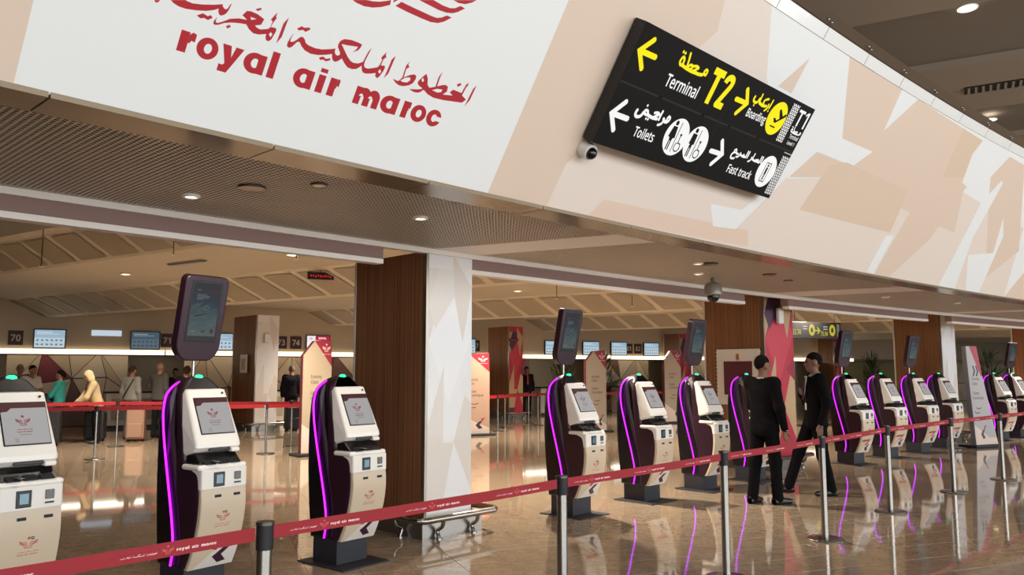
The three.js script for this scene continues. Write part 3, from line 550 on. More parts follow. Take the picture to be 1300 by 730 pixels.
for (const [s, q, d, label] of KIOSKS) { const k = kinds[d].clone(); k.name = numbered('check_in_kiosk'); k.position.copy(P(s, q)); k.rotation.y = turnAt(s) + THREE.MathUtils.clamp(0.12 - (s + 2) * 0.017, -0.1, 0.12); tag(k, label, 'kiosk', 'row of check-in kiosks'); scene.add(k); }

// ================================================================ wayfinding sign on the fascia
function arrowStroke(g, pts, color, w = 26) { g.strokeStyle = color; g.lineWidth = w; g.lineCap = 'round'; g.lineJoin = 'miter'; const [tip, up, low, tail] = pts; g.beginPath(); g.moveTo(...up); g.lineTo(...tip); g.lineTo(...low); g.moveTo(...tip); g.lineTo(...tail); g.stroke(); }
function strokes(g, list, color, w) { g.strokeStyle = color; g.lineCap = 'round'; g.lineJoin = 'round'; for (const [k, ...p] of list) { g.lineWidth = w * k; g.beginPath(); g.moveTo(p[0], p[1]); for (let i = 2; i + 3 < p.length; i += 4) g.quadraticCurveTo(p[i], p[i + 1], p[i + 2], p[i + 3]); if (p.length === 4) g.lineTo(p[2], p[3]); g.stroke(); } }
function fitText(g, text, x0, x1, base, cap, color, weight = '') { g.fillStyle = color; g.font = `${weight} ${Math.round(cap / 0.715)}px sans-serif`; const w = g.measureText(text).width; g.save(); g.translate(x0, base); g.scale((x1 - x0) / w, 1); g.fillText(text, 0, 0); g.strokeStyle = color; g.lineWidth = cap * 0.045; g.strokeText(text, 0, 0); g.restore(); }
const dots = (g, color, r, ...xy) => { g.fillStyle = color; for (let i = 0; i < xy.length; i += 2) { g.save(); g.translate(xy[i], xy[i + 1]); g.rotate(0.785); g.fillRect(-r, -r, 2 * r, 2 * r); g.restore(); } };
function chain(g, x0, x1, y0, y1) { g.strokeStyle = '#f2f2f0'; g.lineWidth = 7; const n = 3, w = (x1 - x0) / n; for (let y = y0; y < y1; y += 17) for (let i = 0; i < n; i++) { g.beginPath(); g.moveTo(x0 + i * w + 3, y); g.quadraticCurveTo(x0 + (i + 0.5) * w, y + 20, x0 + (i + 1) * w - 3, y); g.stroke(); } }
const Y = '#f6e71a', WH = '#f4f4f2';
// Arabic words drawn as pen strokes, read from right to left
const MAHATTA = (x, y, k) => [[1, [[600, 100, 612, 72, 586, 74, 566, 96, 600, 100]]], [1.2, [[575, 104, 530, 116, 490, 106]]], [1, [[470, 88, 500, 74, 520, 84, 500, 96, 490, 108]]], [1.2, [[520, 110, 450, 116, 380, 104]]], [1, [[408, 38, 420, 70, 426, 106]]], [1, [[430, 104, 446, 76, 470, 90, 470, 108, 440, 108]]], [1, [[384, 104, 390, 66, 364, 68, 344, 96, 372, 108]]]].map(([w, [p]]) => [w, ...p.map((v, i) => (i % 2 ? y + (v - 110) * k : x + (v - 345) * k))]);
const signTex = canvas(1800, 600, (g, w, h) => {
  g.fillStyle = '#161514'; g.fillRect(0, 0, w, h);
  g.fillStyle = '#2e2c2a'; g.fillRect(0, 282, w, 9); g.fillStyle = '#252322'; g.fillRect(905, 0, 5, 600); g.fillStyle = '#0c0b0b'; for (const x of [318, 720, 1000, 1330]) g.fillRect(x, 280, 34, 13); g.fillStyle = '#b9b29c'; g.fillRect(1705, 299, 95, 7);
  arrowStroke(g, [[38, 128], [105, 58], [105, 198], [165, 126]], Y, 28);
  strokes(g, MAHATTA(345, 110, 1), Y, 15); dots(g, Y, 7, 350, 46, 368, 48);
  fitText(g, 'Terminal', 318, 612, 226, 60, WH);
  g.fillStyle = Y; g.fillRect(660, 38, 106, 38); g.fillRect(697, 38, 38, 188);
  g.strokeStyle = Y; g.lineWidth = 36; g.lineCap = 'butt'; g.beginPath(); g.moveTo(795, 90); g.quadraticCurveTo(800, 55, 832, 55); g.quadraticCurveTo(872, 58, 852, 104); g.lineTo(800, 208); g.lineTo(868, 208); g.stroke();
  arrowStroke(g, [[1076, 138], [1017, 70], [1017, 208], [958, 140]], Y, 28);
  strokes(g, [[1, 1312, 62, 1312, 80, 1308, 108], [1, 1288, 92, 1296, 116, 1272, 132], [1.2, 1270, 106, 1226, 118, 1200, 106], [1, 1262, 66, 1206, 82, 1236, 104], [1.2, 1200, 106, 1190, 112, 1184, 98], [1, 1182, 58, 1184, 84, 1186, 104], [1.2, 1172, 86, 1170, 120, 1132, 112, 1112, 104, 1120, 86]], Y, 14); dots(g, Y, 6, 1146, 130, 1310, 126);
  fitText(g, 'Boarding', 1112, 1332, 200, 46, WH);
  g.fillStyle = Y; g.beginPath(); g.arc(1436, 143, 100, 0, 7); g.fill();
  g.fillStyle = '#161514'; path(g, [1402, 148, 1420, 142, 1442, 154, 1466, 138, 1426, 92, 1444, 84, 1490, 118, 1512, 98, 1526, 100, 1524, 114, 1476, 146, 1440, 170, 1424, 168], (x) => x, (y) => y); g.fill(); g.fillRect(1402, 190, 60, 8);
  chain(g, 1540, 1622, 24, 250);
  g.fillStyle = WH; g.fillRect(1642, 36, 78, 17); g.fillRect(1672, 36, 18, 100); g.fillRect(1758, 34, 18, 102); path(g, [1758, 34, 1776, 34, 1740, 62, 1732, 52], (x) => x, (y) => y); g.fill();
  strokes(g, MAHATTA(1648, 178, 0.5), WH, 8); dots(g, WH, 4, 1651, 146, 1660, 147);
  fitText(g, 'Terminal', 1668, 1780, 214, 24, WH); fitText(g, 'Level 1', 1676, 1772, 252, 22, WH);
  arrowStroke(g, [[40, 440], [104, 368], [104, 512], [166, 440]], WH, 28);
  strokes(g, [[1, 482, 380, 492, 360, 470, 358, 456, 376, 476, 386], [1.2, 470, 388, 448, 392, 436, 378], [1, 440, 384, 444, 408, 412, 416], [1, 404, 346, 400, 368, 402, 390], [1, 348, 366, 372, 356, 388, 366, 362, 378, 352, 390], [1.2, 384, 390, 340, 396, 306, 388], [1, 300, 388, 292, 360, 268, 372, 262, 388, 290, 390], [1.2, 262, 384, 256, 416, 222, 414, 200, 408, 210, 384]], WH, 15); dots(g, WH, 6, 270, 346, 318, 408, 302, 408);
  fitText(g, 'Toilets', 258, 432, 508, 50, WH);
  for (const [cx, woman] of [[604, 1], [796, 0]]) {
    g.fillStyle = WH; g.beginPath(); g.arc(cx, 442, 102, 0, 7); g.fill(); g.fillStyle = '#161514';
    g.beginPath(); g.arc(cx - 40, 372, 13, 0, 7); g.fill(); path(g, woman ? [cx - 58, 390, cx - 22, 390, cx - 10, 450, cx - 24, 452, cx - 30, 470, cx - 50, 470, cx - 56, 452, cx - 70, 450] : [cx - 60, 390, cx - 20, 390, cx - 16, 450, cx - 28, 450, cx - 28, 470, cx - 52, 470, cx - 52, 450, cx - 64, 450], (x) => x, (y) => y); g.fill();
    g.fillRect(cx - 52, 468, 9, 52); g.fillRect(cx - 37, 468, 9, 52); g.fillRect(cx - 1, 360, 5, 164);
    g.beginPath(); g.arc(cx + 34, 424, 8, 0, 7); g.fill(); g.strokeStyle = '#161514'; g.lineWidth = 6; g.beginPath(); g.moveTo(cx + 34, 436); g.lineTo(cx + 36, 468); g.lineTo(cx + 58, 470); g.lineTo(cx + 66, 496); g.stroke(); g.beginPath(); g.arc(cx + 40, 490, 24, 0.1, 4.2); g.stroke();
  }
  arrowStroke(g, [[1080, 444], [1019, 374], [1019, 514], [958, 446]], WH, 28);
  strokes(g, [[1, 1508, 376, 1508, 392, 1506, 412], [1, 1490, 376, 1490, 400, 1488, 410], [1.1, 1490, 410, 1476, 424, 1470, 404], [1, 1472, 410, 1456, 392, 1450, 412], [1, 1450, 412, 1440, 398, 1434, 412], [1.1, 1470, 412, 1430, 418, 1408, 410], [1, 1402, 376, 1402, 392, 1400, 412], [1, 1386, 400, 1390, 424, 1364, 430], [1, 1340, 376, 1340, 392, 1338, 412], [1, 1322, 376, 1322, 400, 1320, 410], [1.1, 1322, 412, 1290, 418, 1262, 410], [1, 1300, 410, 1290, 396, 1284, 411], [1, 1252, 400, 1252, 424, 1232, 428], [1.1, 1234, 410, 1216, 414, 1204, 404], [1, 1204, 404, 1196, 380, 1180, 396, 1176, 408, 1196, 408], [1.1, 1186, 410, 1160, 420, 1172, 442, 1190, 450, 1210, 440]], WH, 12); dots(g, WH, 5, 1222, 428, 1232, 430);
  fitText(g, 'Fast track', 1192, 1472, 528, 48, WH);
  g.fillStyle = WH; g.beginPath(); g.arc(1610, 450, 102, 0, 7); g.fill(); g.strokeStyle = '#161514'; g.lineWidth = 5; g.strokeRect(1578, 396, 56, 118); g.fillStyle = '#161514'; g.beginPath(); g.arc(1606, 412, 9, 0, 7); g.fill(); g.fillRect(1596, 424, 20, 44); g.fillRect(1598, 468, 7, 38); g.fillRect(1608, 468, 7, 38);
  chain(g, 1712, 1796, 326, 570);
});
{
  const a = onFascia(0.86, 0.655, 0.14), b = onFascia(3.88, 0.655, 0.14), c = onFascia(0.86, 1.66, 0.14), d = onFascia(3.88, 1.66, 0.14);
  const o = thing('wayfinding_sign', 'black sign with yellow Terminal T2 and white Toilets arrows on the fascia', 'sign');
  const z = new THREE.Vector3().crossVectors(b.clone().sub(a), c.clone().sub(a)).normalize(), B = (p, k) => p.clone().addScaledVector(z, -k), D = 0.11;
  part('face', quadGeo([[a, b, d, c]]), new THREE.MeshPhysicalMaterial({ map: signTex, roughness: 0.7, specularIntensity: 0.3, emissive: '#ffffff', emissiveMap: signTex, emissiveIntensity: 0.12, side: THREE.DoubleSide }), o);
  part('casing', quadGeo([[B(a, D), B(a, 0.002), B(c, 0.002), B(c, D)], [B(b, 0.002), B(b, D), B(d, D), B(d, 0.002)], [B(a, D), B(b, D), B(b, 0.002), B(a, 0.002)], [B(c, 0.002), B(d, 0.002), B(d, D), B(c, D)], [B(b, D), B(a, D), B(c, D), B(d, D)]]), mat('#121110', 0.5), o);
}
{
  const d = thing('dome_camera', 'white dome camera on the fascia below the black sign', 'camera', onFascia(0.95, 0.565, 0.02));
  const n = onFascia(0.965, 0.6, 1).sub(onFascia(0.965, 0.6, 0)).normalize(); d.quaternion.setFromUnitVectors(new THREE.Vector3(0, 0, 1), n); d.scale.setScalar(KAP);
  part('housing', cyl(0.068, 0.075, 0.09, 0, 0, 0).rotateX(Math.PI / 2).translate(0, 0, 0.03), mat('#d8d4cc', 0.4), d);
  part('dome', new THREE.SphereGeometry(0.052, 20, 14).translate(0, -0.005, 0.075), mat('#0b0b0c', 0.08), d);
}
{
  const p = U(6.28, 0.51, 2.95), d = thing('pendant_camera', 'grey dome camera hanging from the soffit by the red-fronted pillar', 'camera', p);
  d.scale.setScalar(KAP); part('stem', cyl(0.03, 0.035, 0.07, 0, -0.03, 0), M.steel, d); part('housing', new THREE.LatheGeometry([[0.03, -0.05], [0.09, -0.075], [0.125, -0.12], [0.132, -0.24], [0.12, -0.26], [0.001, -0.26]].map((v) => new THREE.Vector2(...v)), 28), mat('#8b8378', 0.35, 0.3), d);
  part('dome', new THREE.SphereGeometry(0.09, 20, 14).translate(0, -0.27, 0), mat('#17130f', 0.08), d);
}
for (const [s, q, r] of [[-1.29, 1.16, 0.085], [-0.99, 1.6, 0.05], [4.9, 1.35, 0.09], [6.5, 1.3, 0.08], [7.4, 1.1, 0.06]]) { const o = thing('ceiling_speaker', 'unlit round speaker disc in the mesh soffit', 'speaker', U(s, q, 2.945), 0, 'speaker discs in the soffit'); part('disc', cyl(r, r, 0.012, 0, 0, 0, 28), M.lip, o); part('rim', new THREE.TorusGeometry(r, 0.008, 8, 28).rotateX(Math.PI / 2), M.darkSteel, o); }

// ================================================================ barrier posts and belts
const beltTex = canvas(2048, 64, (g, w, h) => { g.fillStyle = '#960f1b'; g.fillRect(0, 0, w, h); for (let i = 0; i < 3; i++) { const x = 120 + i * 680; arabicLine(g, x, 44, 150, '#f0c9c9', '#960f1b'); emblem(g, x + 190, 36, 46, '#d8666c'); brandLine(g, x + 225, 44, 170, '#f4dede', '#960f1b'); } });
const beltMat = mat('#ffffff', 0.6, 0, { map: beltTex }), beltPlain = mat('#960f1b', 0.65);
function ribbonBelt(a, b, h, w, m, up = 0.925) {                // a slightly sagging strap from post a to post b
  b = new THREE.Vector3().lerpVectors(b, a, 0.045 / a.distanceTo(b)); const n = 8, q = [], u = [], at = (t, y) => new THREE.Vector3().lerpVectors(a, b, t).setY(y - 0.004 * 4 * t * (1 - t));
  for (let i = 0; i < n; i++) { const s = i / n, e = (i + 1) / n; q.push([at(s, up - w), at(e, up - w), at(e, up), at(s, up)]); u.push([[s, 0], [e, 0], [e, 1], [s, 1]]); }
  const g = quadGeo(q, u); g.translate(-a.x, 0, -a.z); return g;
}
function stanchion(p, next, label, group, m = beltMat, bh = 0.055, slim = 1) {
  const t = thing('barrier_post', label, 'barrier post', p, 0, group);
  part('base', new THREE.LatheGeometry([[0.001, 0.0], [0.17, 0.0], [0.172, 0.008], [0.16, 0.016], [0.05, 0.024], [0.001, 0.026]].map((v) => new THREE.Vector2(...v)), 36), M.steel, t);
  part('pole', cyl(0.031 * slim, 0.031 * slim, 0.86, 0, 0.44, 0), M.steel, t);
  const h = part('belt_head', cyl(0.035 * slim, 0.035 * slim, 0.1, 0, 0.905, 0), M.rubber, t); part('cap', cyl(0.038 * slim, 0.038 * slim, 0.012, 0, 0.96, 0), M.darkSteel, h);
  if (next) part('belt', ribbonBelt(p, next, 0.92, bh, m, 0.948), m, t);
  return t;
}
const ROW = [[-4.5, 3.5], [-2.46, 3.5], [-0.44, 3.46], [1.62, 3.4], [3.62, 3.31], [5.68, 3.14], [7.88, 3.09], [9.8, 3.1], [11.8, 3.02]].map(([s, q]) => P(s, q));
const near = ['beyond the first kiosk', 'before the kiosk with the first display', 'before the kiosk past the white-fronted pillar', 'before the suited man seen from behind', 'before the suited man touching his chest', 'before the second kiosk past the red pillar', 'before the leaning grey sign', 'before the last kiosks', 'closing the belt line'];
ROW.forEach((p, i) => stanchion(p, ROW[i + 1], 'steel post with printed red belt, ' + near[i], 'posts of the printed red belt'));
const qpost = (list, label, group) => { const v = list.map(([x, z]) => new THREE.Vector3(x, 0, z)); v.forEach((p, i) => stanchion(p, v[i + 1], label, group, beltPlain, 0.07, 0.7)); };
qpost([[-14.2, -11.2], [-10.9, -12.8], [-7.59, -14.57], [-4.78, -15.53], [-2.4, -17.6], [-0.38, -21.2], [0.77, -23.67], [3.6, -24.9], [6.4, -27.2]], 'thin steel barrier post of the queue lane nearer the kiosks', 'outer queue posts');
qpost([[-14.6, -13.5], [-11.4, -15.2], [-8.41, -16.99], [-4.7, -16.99], [-2.0, -19.2], [-0.2, -22.3], [0.51, -24.6]], 'thin steel barrier post of the queue lane nearer the counters', 'inner queue posts');

// ================================================================ check-in counters
const numberTex = (t) => canvas(128, 128, (g) => { g.fillStyle = '#3b1718'; g.fillRect(0, 0, 128, 128); g.fillStyle = '#cdbba6'; g.font = 'bold 84px sans-serif'; g.textAlign = 'center'; g.fillText(t, 64, 95); });
const SAY = {'69': 'sixty-nine', '70': 'seventy', '71': 'seventy-one', '73': 'seventy-three', '74': 'seventy-four', '77': 'seventy-seven', '81': 'eighty-one', '82': 'eighty-two', '85': 'eighty-five', '86': 'eighty-six'};
for (const [n, a] of [['69', 1.35], ['70', 2.57], ['71', 6.45], ['73', 9.82], ['74', 10.29], ['77', 16.78], ['81', 23.75], ['82', 24.2], ['85', 30.4], ['86', 31]]) {
  const o = thing('counter_number', `dark number plate ${SAY[n]} above the check-in counters`, 'number plate', K(a, -0.03, 2.32), CTURN);
  part('board', rbox(0.36, 0.4, 0.03, 0.005, 0, 0.2, 0), M.plate, o); part('number', new THREE.PlaneGeometry(0.35, 0.39).translate(0, 0.2, 0.016), mat('#ffffff', 0.5, 0, { map: numberTex(n) }), o);
}
const monTex = (kind) => canvas(256, 160, (g) => {
  g.fillStyle = ['#a9cbe0', '#6d8ba0', '#f0eef0'][kind]; g.fillRect(0, 0, 256, 160); g.fillStyle = ['#cfe4ef', '#87a5b6', '#ffffff'][kind]; g.fillRect(0, 70, 256, 90);
  if (kind === 2) { g.fillStyle = '#b31f32'; g.fillRect(95, 0, 161, 46); fitText(g, 'ROYAL', 130, 220, 34, 18, '#ffffff', 'bold'); g.fillStyle = '#c9c2c6'; g.fillRect(20, 80, 180, 6); g.fillRect(20, 100, 120, 6); emblem(g, 46, 30, 36, '#b31f32'); }
  else { g.fillStyle = '#3c4c63'; for (let j = 0; j < 2; j++) for (let i = 0; i < 6; i++) { g.save(); g.translate(26 + i * 40, 94 + j * 38); g.rotate(rnd() - 0.5); g.fillRect(-13, -3, 26, 5); g.fillRect(-4, -9, 6, 18); g.restore(); } g.fillStyle = '#e9f2f6'; g.fillRect(18, 18, 130, 8); g.fillRect(18, 34, 190, 5); }
});
const monMats = [0, 1, 2].map((k) => lit(monTex(k), [0.75, 0.35, 0.95][k]));
for (const [a, k, lab] of [[3.39, 0, 'beside plate seventy'], [5.84, 1, 'beside plate seventy-one'], [7.94, 0, 'behind the kiosk display, past plate seventy-one'], [11.0, 2, 'beside plate seventy-four'], [16.37, 0, 'beside plate seventy-seven'], [20.1, 0, 'behind the display past the white-fronted pillar'], [21.84, 0, 'two before plate eighty-one'], [23.2, 0, 'next before plate eighty-one'], [24.85, 0, 'past plate eighty-two'], [31.8, 0, 'past plate eighty-six']]) {
  const o = thing('flight_screen', `${k === 2 ? 'white and red' : k ? 'dim blue' : 'pale blue'} flight screen over the counters, ${lab}`, 'screen', K(a, 0.02, 2.23), CTURN);
  part('casing', rbox(0.8, 0.55, 0.06, 0.012, 0, 0.275, 0), M.black, o); part('panel', new THREE.PlaneGeometry(0.74, 0.49).translate(0, 0.275, 0.032), monMats[k], o);
}
{ const o = thing('lit_sign_box', 'flat white light panel between counter screens', 'lamp', K(4.81, -0.03, 2.62), CTURN); part('diffuser', rbox(0.78, 0.16, 0.03, 0.004, 0, 0.08, 0), glow('#cfe0ee', 0.8), o); }
// feature walls of triangular panels behind the counters
const triMats = [mat('#c9b699', 0.55), mat('#bda98b', 0.55), mat('#d2c1a6', 0.55), mat('#4a2025', 0.5), mat('#6f4a3a', 0.5), mat('#7c1f2a', 0.5)];
function featureWall(a0, a1, label) {
  const o = thing('feature_wall', label, 'wall panel', K((a0 + a1) / 2, -0.6, 0), CTURN), w = a1 - a0, H = 2.18;
  part('backing', box(w, H, 0.06, 0, H / 2, -0.05), mat('#4a3a2c', 0.7), o);
  const nx = Math.max(2, Math.round(w / 0.75)), ny = 2, pts = [];
  for (let j = 0; j <= ny; j++) for (let i = 0; i <= nx; i++) pts.push([(i / nx - 0.5) * w + (i && i < nx ? (rnd() - 0.5) * 0.45 : 0), j / ny * H + (j && j < ny ? (rnd() - 0.3) * 0.6 : 0)]);
  for (let j = 0; j < ny; j++) for (let i = 0; i < nx; i++) {
    const a = j * (nx + 1) + i, c = [pts[a], pts[a + 1], pts[a + nx + 2], pts[a + nx + 1]];
    for (const t of (i + j) % 2 ? [[0, 1, 2], [0, 2, 3]] : [[0, 1, 3], [1, 2, 3]]) {
      const p = t.map((k) => c[k]), mx = (p[0][0] + p[1][0] + p[2][0]) / 3, my = (p[0][1] + p[1][1] + p[2][1]) / 3, sh = new THREE.Shape(p.map(([x, y]) => new THREE.Vector2(mx + (x - mx) * 0.955, my + (y - my) * 0.955)));
      const r = rnd(); part('triangle_panel', new THREE.ExtrudeGeometry(sh, { depth: 0.03, bevelEnabled: false }).translate(0, 0, -0.02), triMats[r < 0.86 ? Math.floor(rnd() * 3) : 3 + Math.floor(rnd() * 3)], o);
    }
  }
}
const FW = ['behind the seated family', 'beside the inner pillar', 'behind the bald man in black', 'past plate seventy-four', 'behind the inner red pillar', 'behind the uniformed agent', 'below plates eighty-one and eighty-two', 'past plate eighty-two', 'beyond the men', 'by the plants', 'behind the last kiosks', 'at the far end of the counters'];
[[-2, 1.2], [2.35, 5.45], [7, 9.2], [9.7, 12.4], [13.4, 16], [17.4, 19.4], [22.2, 25.2], [26.6, 29.6], [31, 34], [44, 47.5], [47.8, 51.5], [52, 56]].forEach(([a, b], i) => featureWall(a, b, 'wall of beige and maroon triangles ' + FW[i]));
counterBox('wall_alcove', -26, 36.4, -2.7, -2.6, 0, 2.3, M.wallBeige); counterBox('ceiling_alcove', -26, 36.4, -2.7, -0.5, 2.2, 2.3, M.wallBeige); counterBox('wall_side', 36.4, 43.5, -0.7, -0.5, 0, 3.1, M.olive);
for (let i = 0, a = -1.5; a < 25; a += 3.55, i++) {
  const o = thing('check_in_desk', 'pale check-in desk with a dark top in the counter line', 'desk', K(a, 0.55, 0), CTURN, 'check-in desks');
  part('body', rbox(1.5, 0.98, 0.5, 0.02, 0, 0.49, 0), M.counter, o); part('worktop', rbox(1.6, 0.04, 0.62, 0.012, 0, 1.0, 0), M.dark, o); part('plinth', box(1.46, 0.08, 0.46, 0, 0.04, 0.03), M.charcoal, o); part('front_panel', box(1.2, 0.6, 0.02, 0, 0.52, 0.255), M.warmPanel, o);
}
// ================================================================ hanging signs, notices, slab signs
const gateTex = canvas(512, 128, (g) => { g.fillStyle = '#14120f'; g.fillRect(0, 0, 512, 128); fitText(g, '63.74', 6, 96, 100, 40, Y); g.fillStyle = Y; for (const x of [210, 424]) { g.beginPath(); g.ellipse(x, 62, 32, 48, 0, 0, 7); g.fill(); } g.fillStyle = '#14120f'; for (const x of [210, 424]) { g.fillRect(x - 12, 48, 24, 32); g.fillRect(x - 6, 40, 12, 8); } arrowStroke(g, [[292, 66], [270, 42], [270, 90], [246, 66]], Y, 11); fitText(g, '75.94', 300, 376, 108, 36, Y); g.fillStyle = WH; for (const x of [120, 330]) { g.fillRect(x, 30, 44, 7); g.fillRect(x, 50, 44, 7); } g.fillStyle = '#d8d5cd'; for (let i = 0; i < 9; i++) { g.fillRect(474, 10 + i * 12, 10, 7); g.fillRect(488, 15 + i * 12, 10, 7); } });
{
  const p = new THREE.Vector3(8.85, 2.78, -23), o = thing('hanging_gate_sign', 'black hanging sign with yellow counter numbers behind the men', 'sign', p, turnAt(14) - 0.35);
  part('board', rbox(1.75, 0.48, 0.1, 0.01), M.black, o); part('print', new THREE.PlaneGeometry(1.73, 0.45).translate(0, 0, 0.052), lit(gateTex, 0.5), o);
  for (const x of [-0.7, 0.7]) part('hanger', cyl(0.01, 0.01, 0.7, x, 0.55, 0, 8), M.steel, o);
}
const ledTex = canvas(256, 64, (g) => { g.fillStyle = '#150808'; g.fillRect(0, 0, 256, 64); g.fillStyle = '#e02030'; for (let i = 0; i < 9; i++) g.fillRect(20 + i * 25, 22 + (i % 3) * 4, 15, 20 - (i % 2) * 6); });
for (const [x, y, z, w, r, l] of [[-3.72, 3.43, -15.2, 0.5, 0.4, 'small dark sign with red lit letters hanging beside the wood pillar'], [0.05, 2.66, -26.9, 0.36, 0.6, 'small red lit sign on the inner red pillar']]) { const o = thing('led_sign', l, 'sign', new THREE.Vector3(x, y, z), r); part('board', box(w, w * 0.28, 0.05), M.black, o); part('print', new THREE.PlaneGeometry(w * 0.96, w * 0.25).translate(0, 0, 0.027), lit(ledTex, 0.8), o); if (y > 3) part('hanger', cyl(0.008, 0.008, 0.6, 0, 0.35, 0, 8), M.steel, o); }
const slabTex = (kind) => canvas(256, 768, (g, w, h) => {
  g.fillStyle = ['#a8977f', '#b7967f', '#a9a5a4'][kind]; g.fillRect(0, 0, w, h); g.fillStyle = kind === 2 ? '#a51c30' : '#8e1c2c'; path(g, kind === 2 ? [60, 0, 256, 0, 256, 230, 190, 230] : [90, 0, 256, 0, 256, 180], (x) => x, (y) => y); g.fill();
  emblem(g, 205, 60, 70, '#f0e4e0'); brandLine(g, 168, 100, 76, '#f0e4e0', '#a51c30'); g.fillStyle = '#4c423e';
  const words = [['Economy', 'Class'], ['Classe', 'Economique']];
  words.forEach((p, i) => p.forEach((t, j) => fitText(g, t, 70, 70 + t.length * 14, 260 + i * 110 + j * 36, 22, '#4c423e')));
  strokes(g, [[1, 170, 470, 140, 486, 110, 470], [1, 150, 506, 110, 520, 90, 500]], '#4c423e', 7);
  g.fillStyle = '#d8c3b4'; path(g, [0, 560, 256, 700, 256, 768, 0, 768], (x) => x, (y) => y); g.fill(); g.fillStyle = '#2c1420'; path(g, [176, 640, 206, 630, 180, 668, 204, 700, 176, 708, 150, 672], (x) => x, (y) => y); g.fill(); g.fillStyle = '#b03038'; path(g, [196, 610, 226, 604, 204, 632, 190, 630], (x) => x, (y) => y); g.fill();
  if (kind === 2) { g.fillStyle = '#2a2630'; for (const x of [84, 124]) { path(g, [x, 150, x + 18, 150, x + 38, 190, x + 18, 230, x, 230, x + 18, 190], (a) => a, (b) => b); g.fill(); } }
});
function slabSign(p, turn, kind, label, hgt = 1.95, w = 0.62) {
  const o = thing('slab_sign', label, 'sign', p, turn), out = [[-w / 2, 0.05], [w / 2, 0.05], [w / 2, hgt * 0.76], [w / 2 - 0.02, hgt], [-w * 0.12, hgt * 0.985], [-w / 2, hgt * 0.86]].map(([x, y]) => (kind === 2 ? [x * 1.1 + (hgt - y) * 0.16 - 0.1, y] : [x, y]));
  if (kind === 2) { out[3] = [w * 0.1, hgt]; out[4] = [-w * 0.42, hgt]; out[5] = [-w * 0.42, hgt * 0.93]; out[2] = [w * 0.32, hgt * 0.7]; }
  const g = new THREE.ExtrudeGeometry(new THREE.Shape(out.map((v) => new THREE.Vector2(...v))), { depth: 0.09, bevelEnabled: true, bevelSize: 0.006, bevelThickness: 0.006, bevelSegments: 2 }).translate(0, 0, -0.05);
  const face = new THREE.ShapeGeometry(new THREE.Shape(out.map((v) => new THREE.Vector2(...v)))), u = face.attributes.uv, q = face.attributes.position; for (let i = 0; i < u.count; i++) u.setXY(i, (q.getX(i) + w / 2) / w, q.getY(i) / hgt);
  part('slab', g, kind === 2 ? mat('#8b888a', 0.4) : M.maroon, o); part('face', face.translate(0, 0, 0.049), mat('#ffffff', 0.45, 0, { map: slabTex(kind) }), o); part('foot', rbox(w + 0.25, 0.05, 0.42, 0.015, kind === 2 ? 0.1 : 0, 0.025, 0), M.rubber, o);
}
slabSign(new THREE.Vector3(-3.78, 0, -15.3), 0.72, 0, 'slab sign with a maroon corner behind the kiosk before the wood pillar', 2.2, 0.6);
slabSign(new THREE.Vector3(-1.0, 0, -19.9), 0.4, 1, 'tall pinkish slab sign reading Economy Class past the white-fronted pillar', 2.05, 0.9);
slabSign(new THREE.Vector3(2.2, 0, -21), 0.5, 0, 'slab sign with a red corner between the first two kiosks past the pillar', 2.15, 0.64);
slabSign(new THREE.Vector3(5.0, 0, -24.8), 0.5, 0, 'slab sign with a red corner seen beyond the third kiosk past the pillar', 2.25, 0.66);
slabSign(P(15.1, 0.85), turnAt(15.1) - 0.25, 2, 'leaning grey sign with a red top and dark chevrons beside a kiosk', 2.12, 0.62);
function notice(p, turn, w, h, inner, label) {
  const o = thing('framed_notice', label, 'notice', p, turn); part('board', rbox(w, h, 0.02, 0.004, 0, h / 2, 0), M.cream, o); part('sheet', box(w * 0.66, h * 0.6, 0.008, 0, h * 0.48, 0.012), inner, o);
  if (w > 0.6) { for (let i = 0; i < 14; i++) for (const k of [-1, 1]) part('scallop', new THREE.SphereGeometry(0.018, 8, 6).translate(k * w / 2, 0.05 + i * (h - 0.1) / 13, 0), M.cream, o); part('tab', box(0.05, 0.1, 0.008, 0, h * 0.86, 0.012), mat('#a8621c', 0.5), o); }
  else part('print', box(w * 0.3, h * 0.2, 0.002, 0, h * 0.5, 0.018), M.warmPanel, o);
}
{ const woodFace = (s0, q, h, at = P) => at(s0 - 0.02, q, h), tn = (s) => turnAt(s) - Math.PI / 2;
  notice(woodFace(COLS[1][0], -0.72, 1.03, UK(0.94)), tn(COLS[1][0]), 0.82, 0.93, M.maroon, 'cream scalloped notice board with a maroon sheet on the wood pillar behind the man');
  notice(woodFace(5.7, -14.0, 1.55), tn(5.7), 0.42, 0.5, mat('#b9a27e', 0.6), 'small pale framed notice on the wood of the inner pillar');
  notice(woodFace(21.2, -13.55, 1.1), tn(21.2), 0.6, 0.85, M.maroon, 'framed maroon notice on the far inner pillar');
}
for (const [s, q, h, l] of [[COLS[1][0] + 0.45, -0.185, 2.51, 'white alarm box on the red front of the pillar'], [5.98, -13.385, 2.49, 'grey box high on the white front of the inner pillar']]) { const o = thing('wall_box', l, 'box', (h < 2.5 ? P : UK(0.94))(s, q, h), turnAt(s)); part('casing', rbox(0.15, 0.27, 0.08, 0.03, 0, 0, 0.04, 3), M.white, o); part('lamp', cyl(0.012, 0.012, 0.01, 0, 0, 0, 12).rotateX(1.57).translate(0.02, 0.07, 0.082), M.trimWhite, o); }
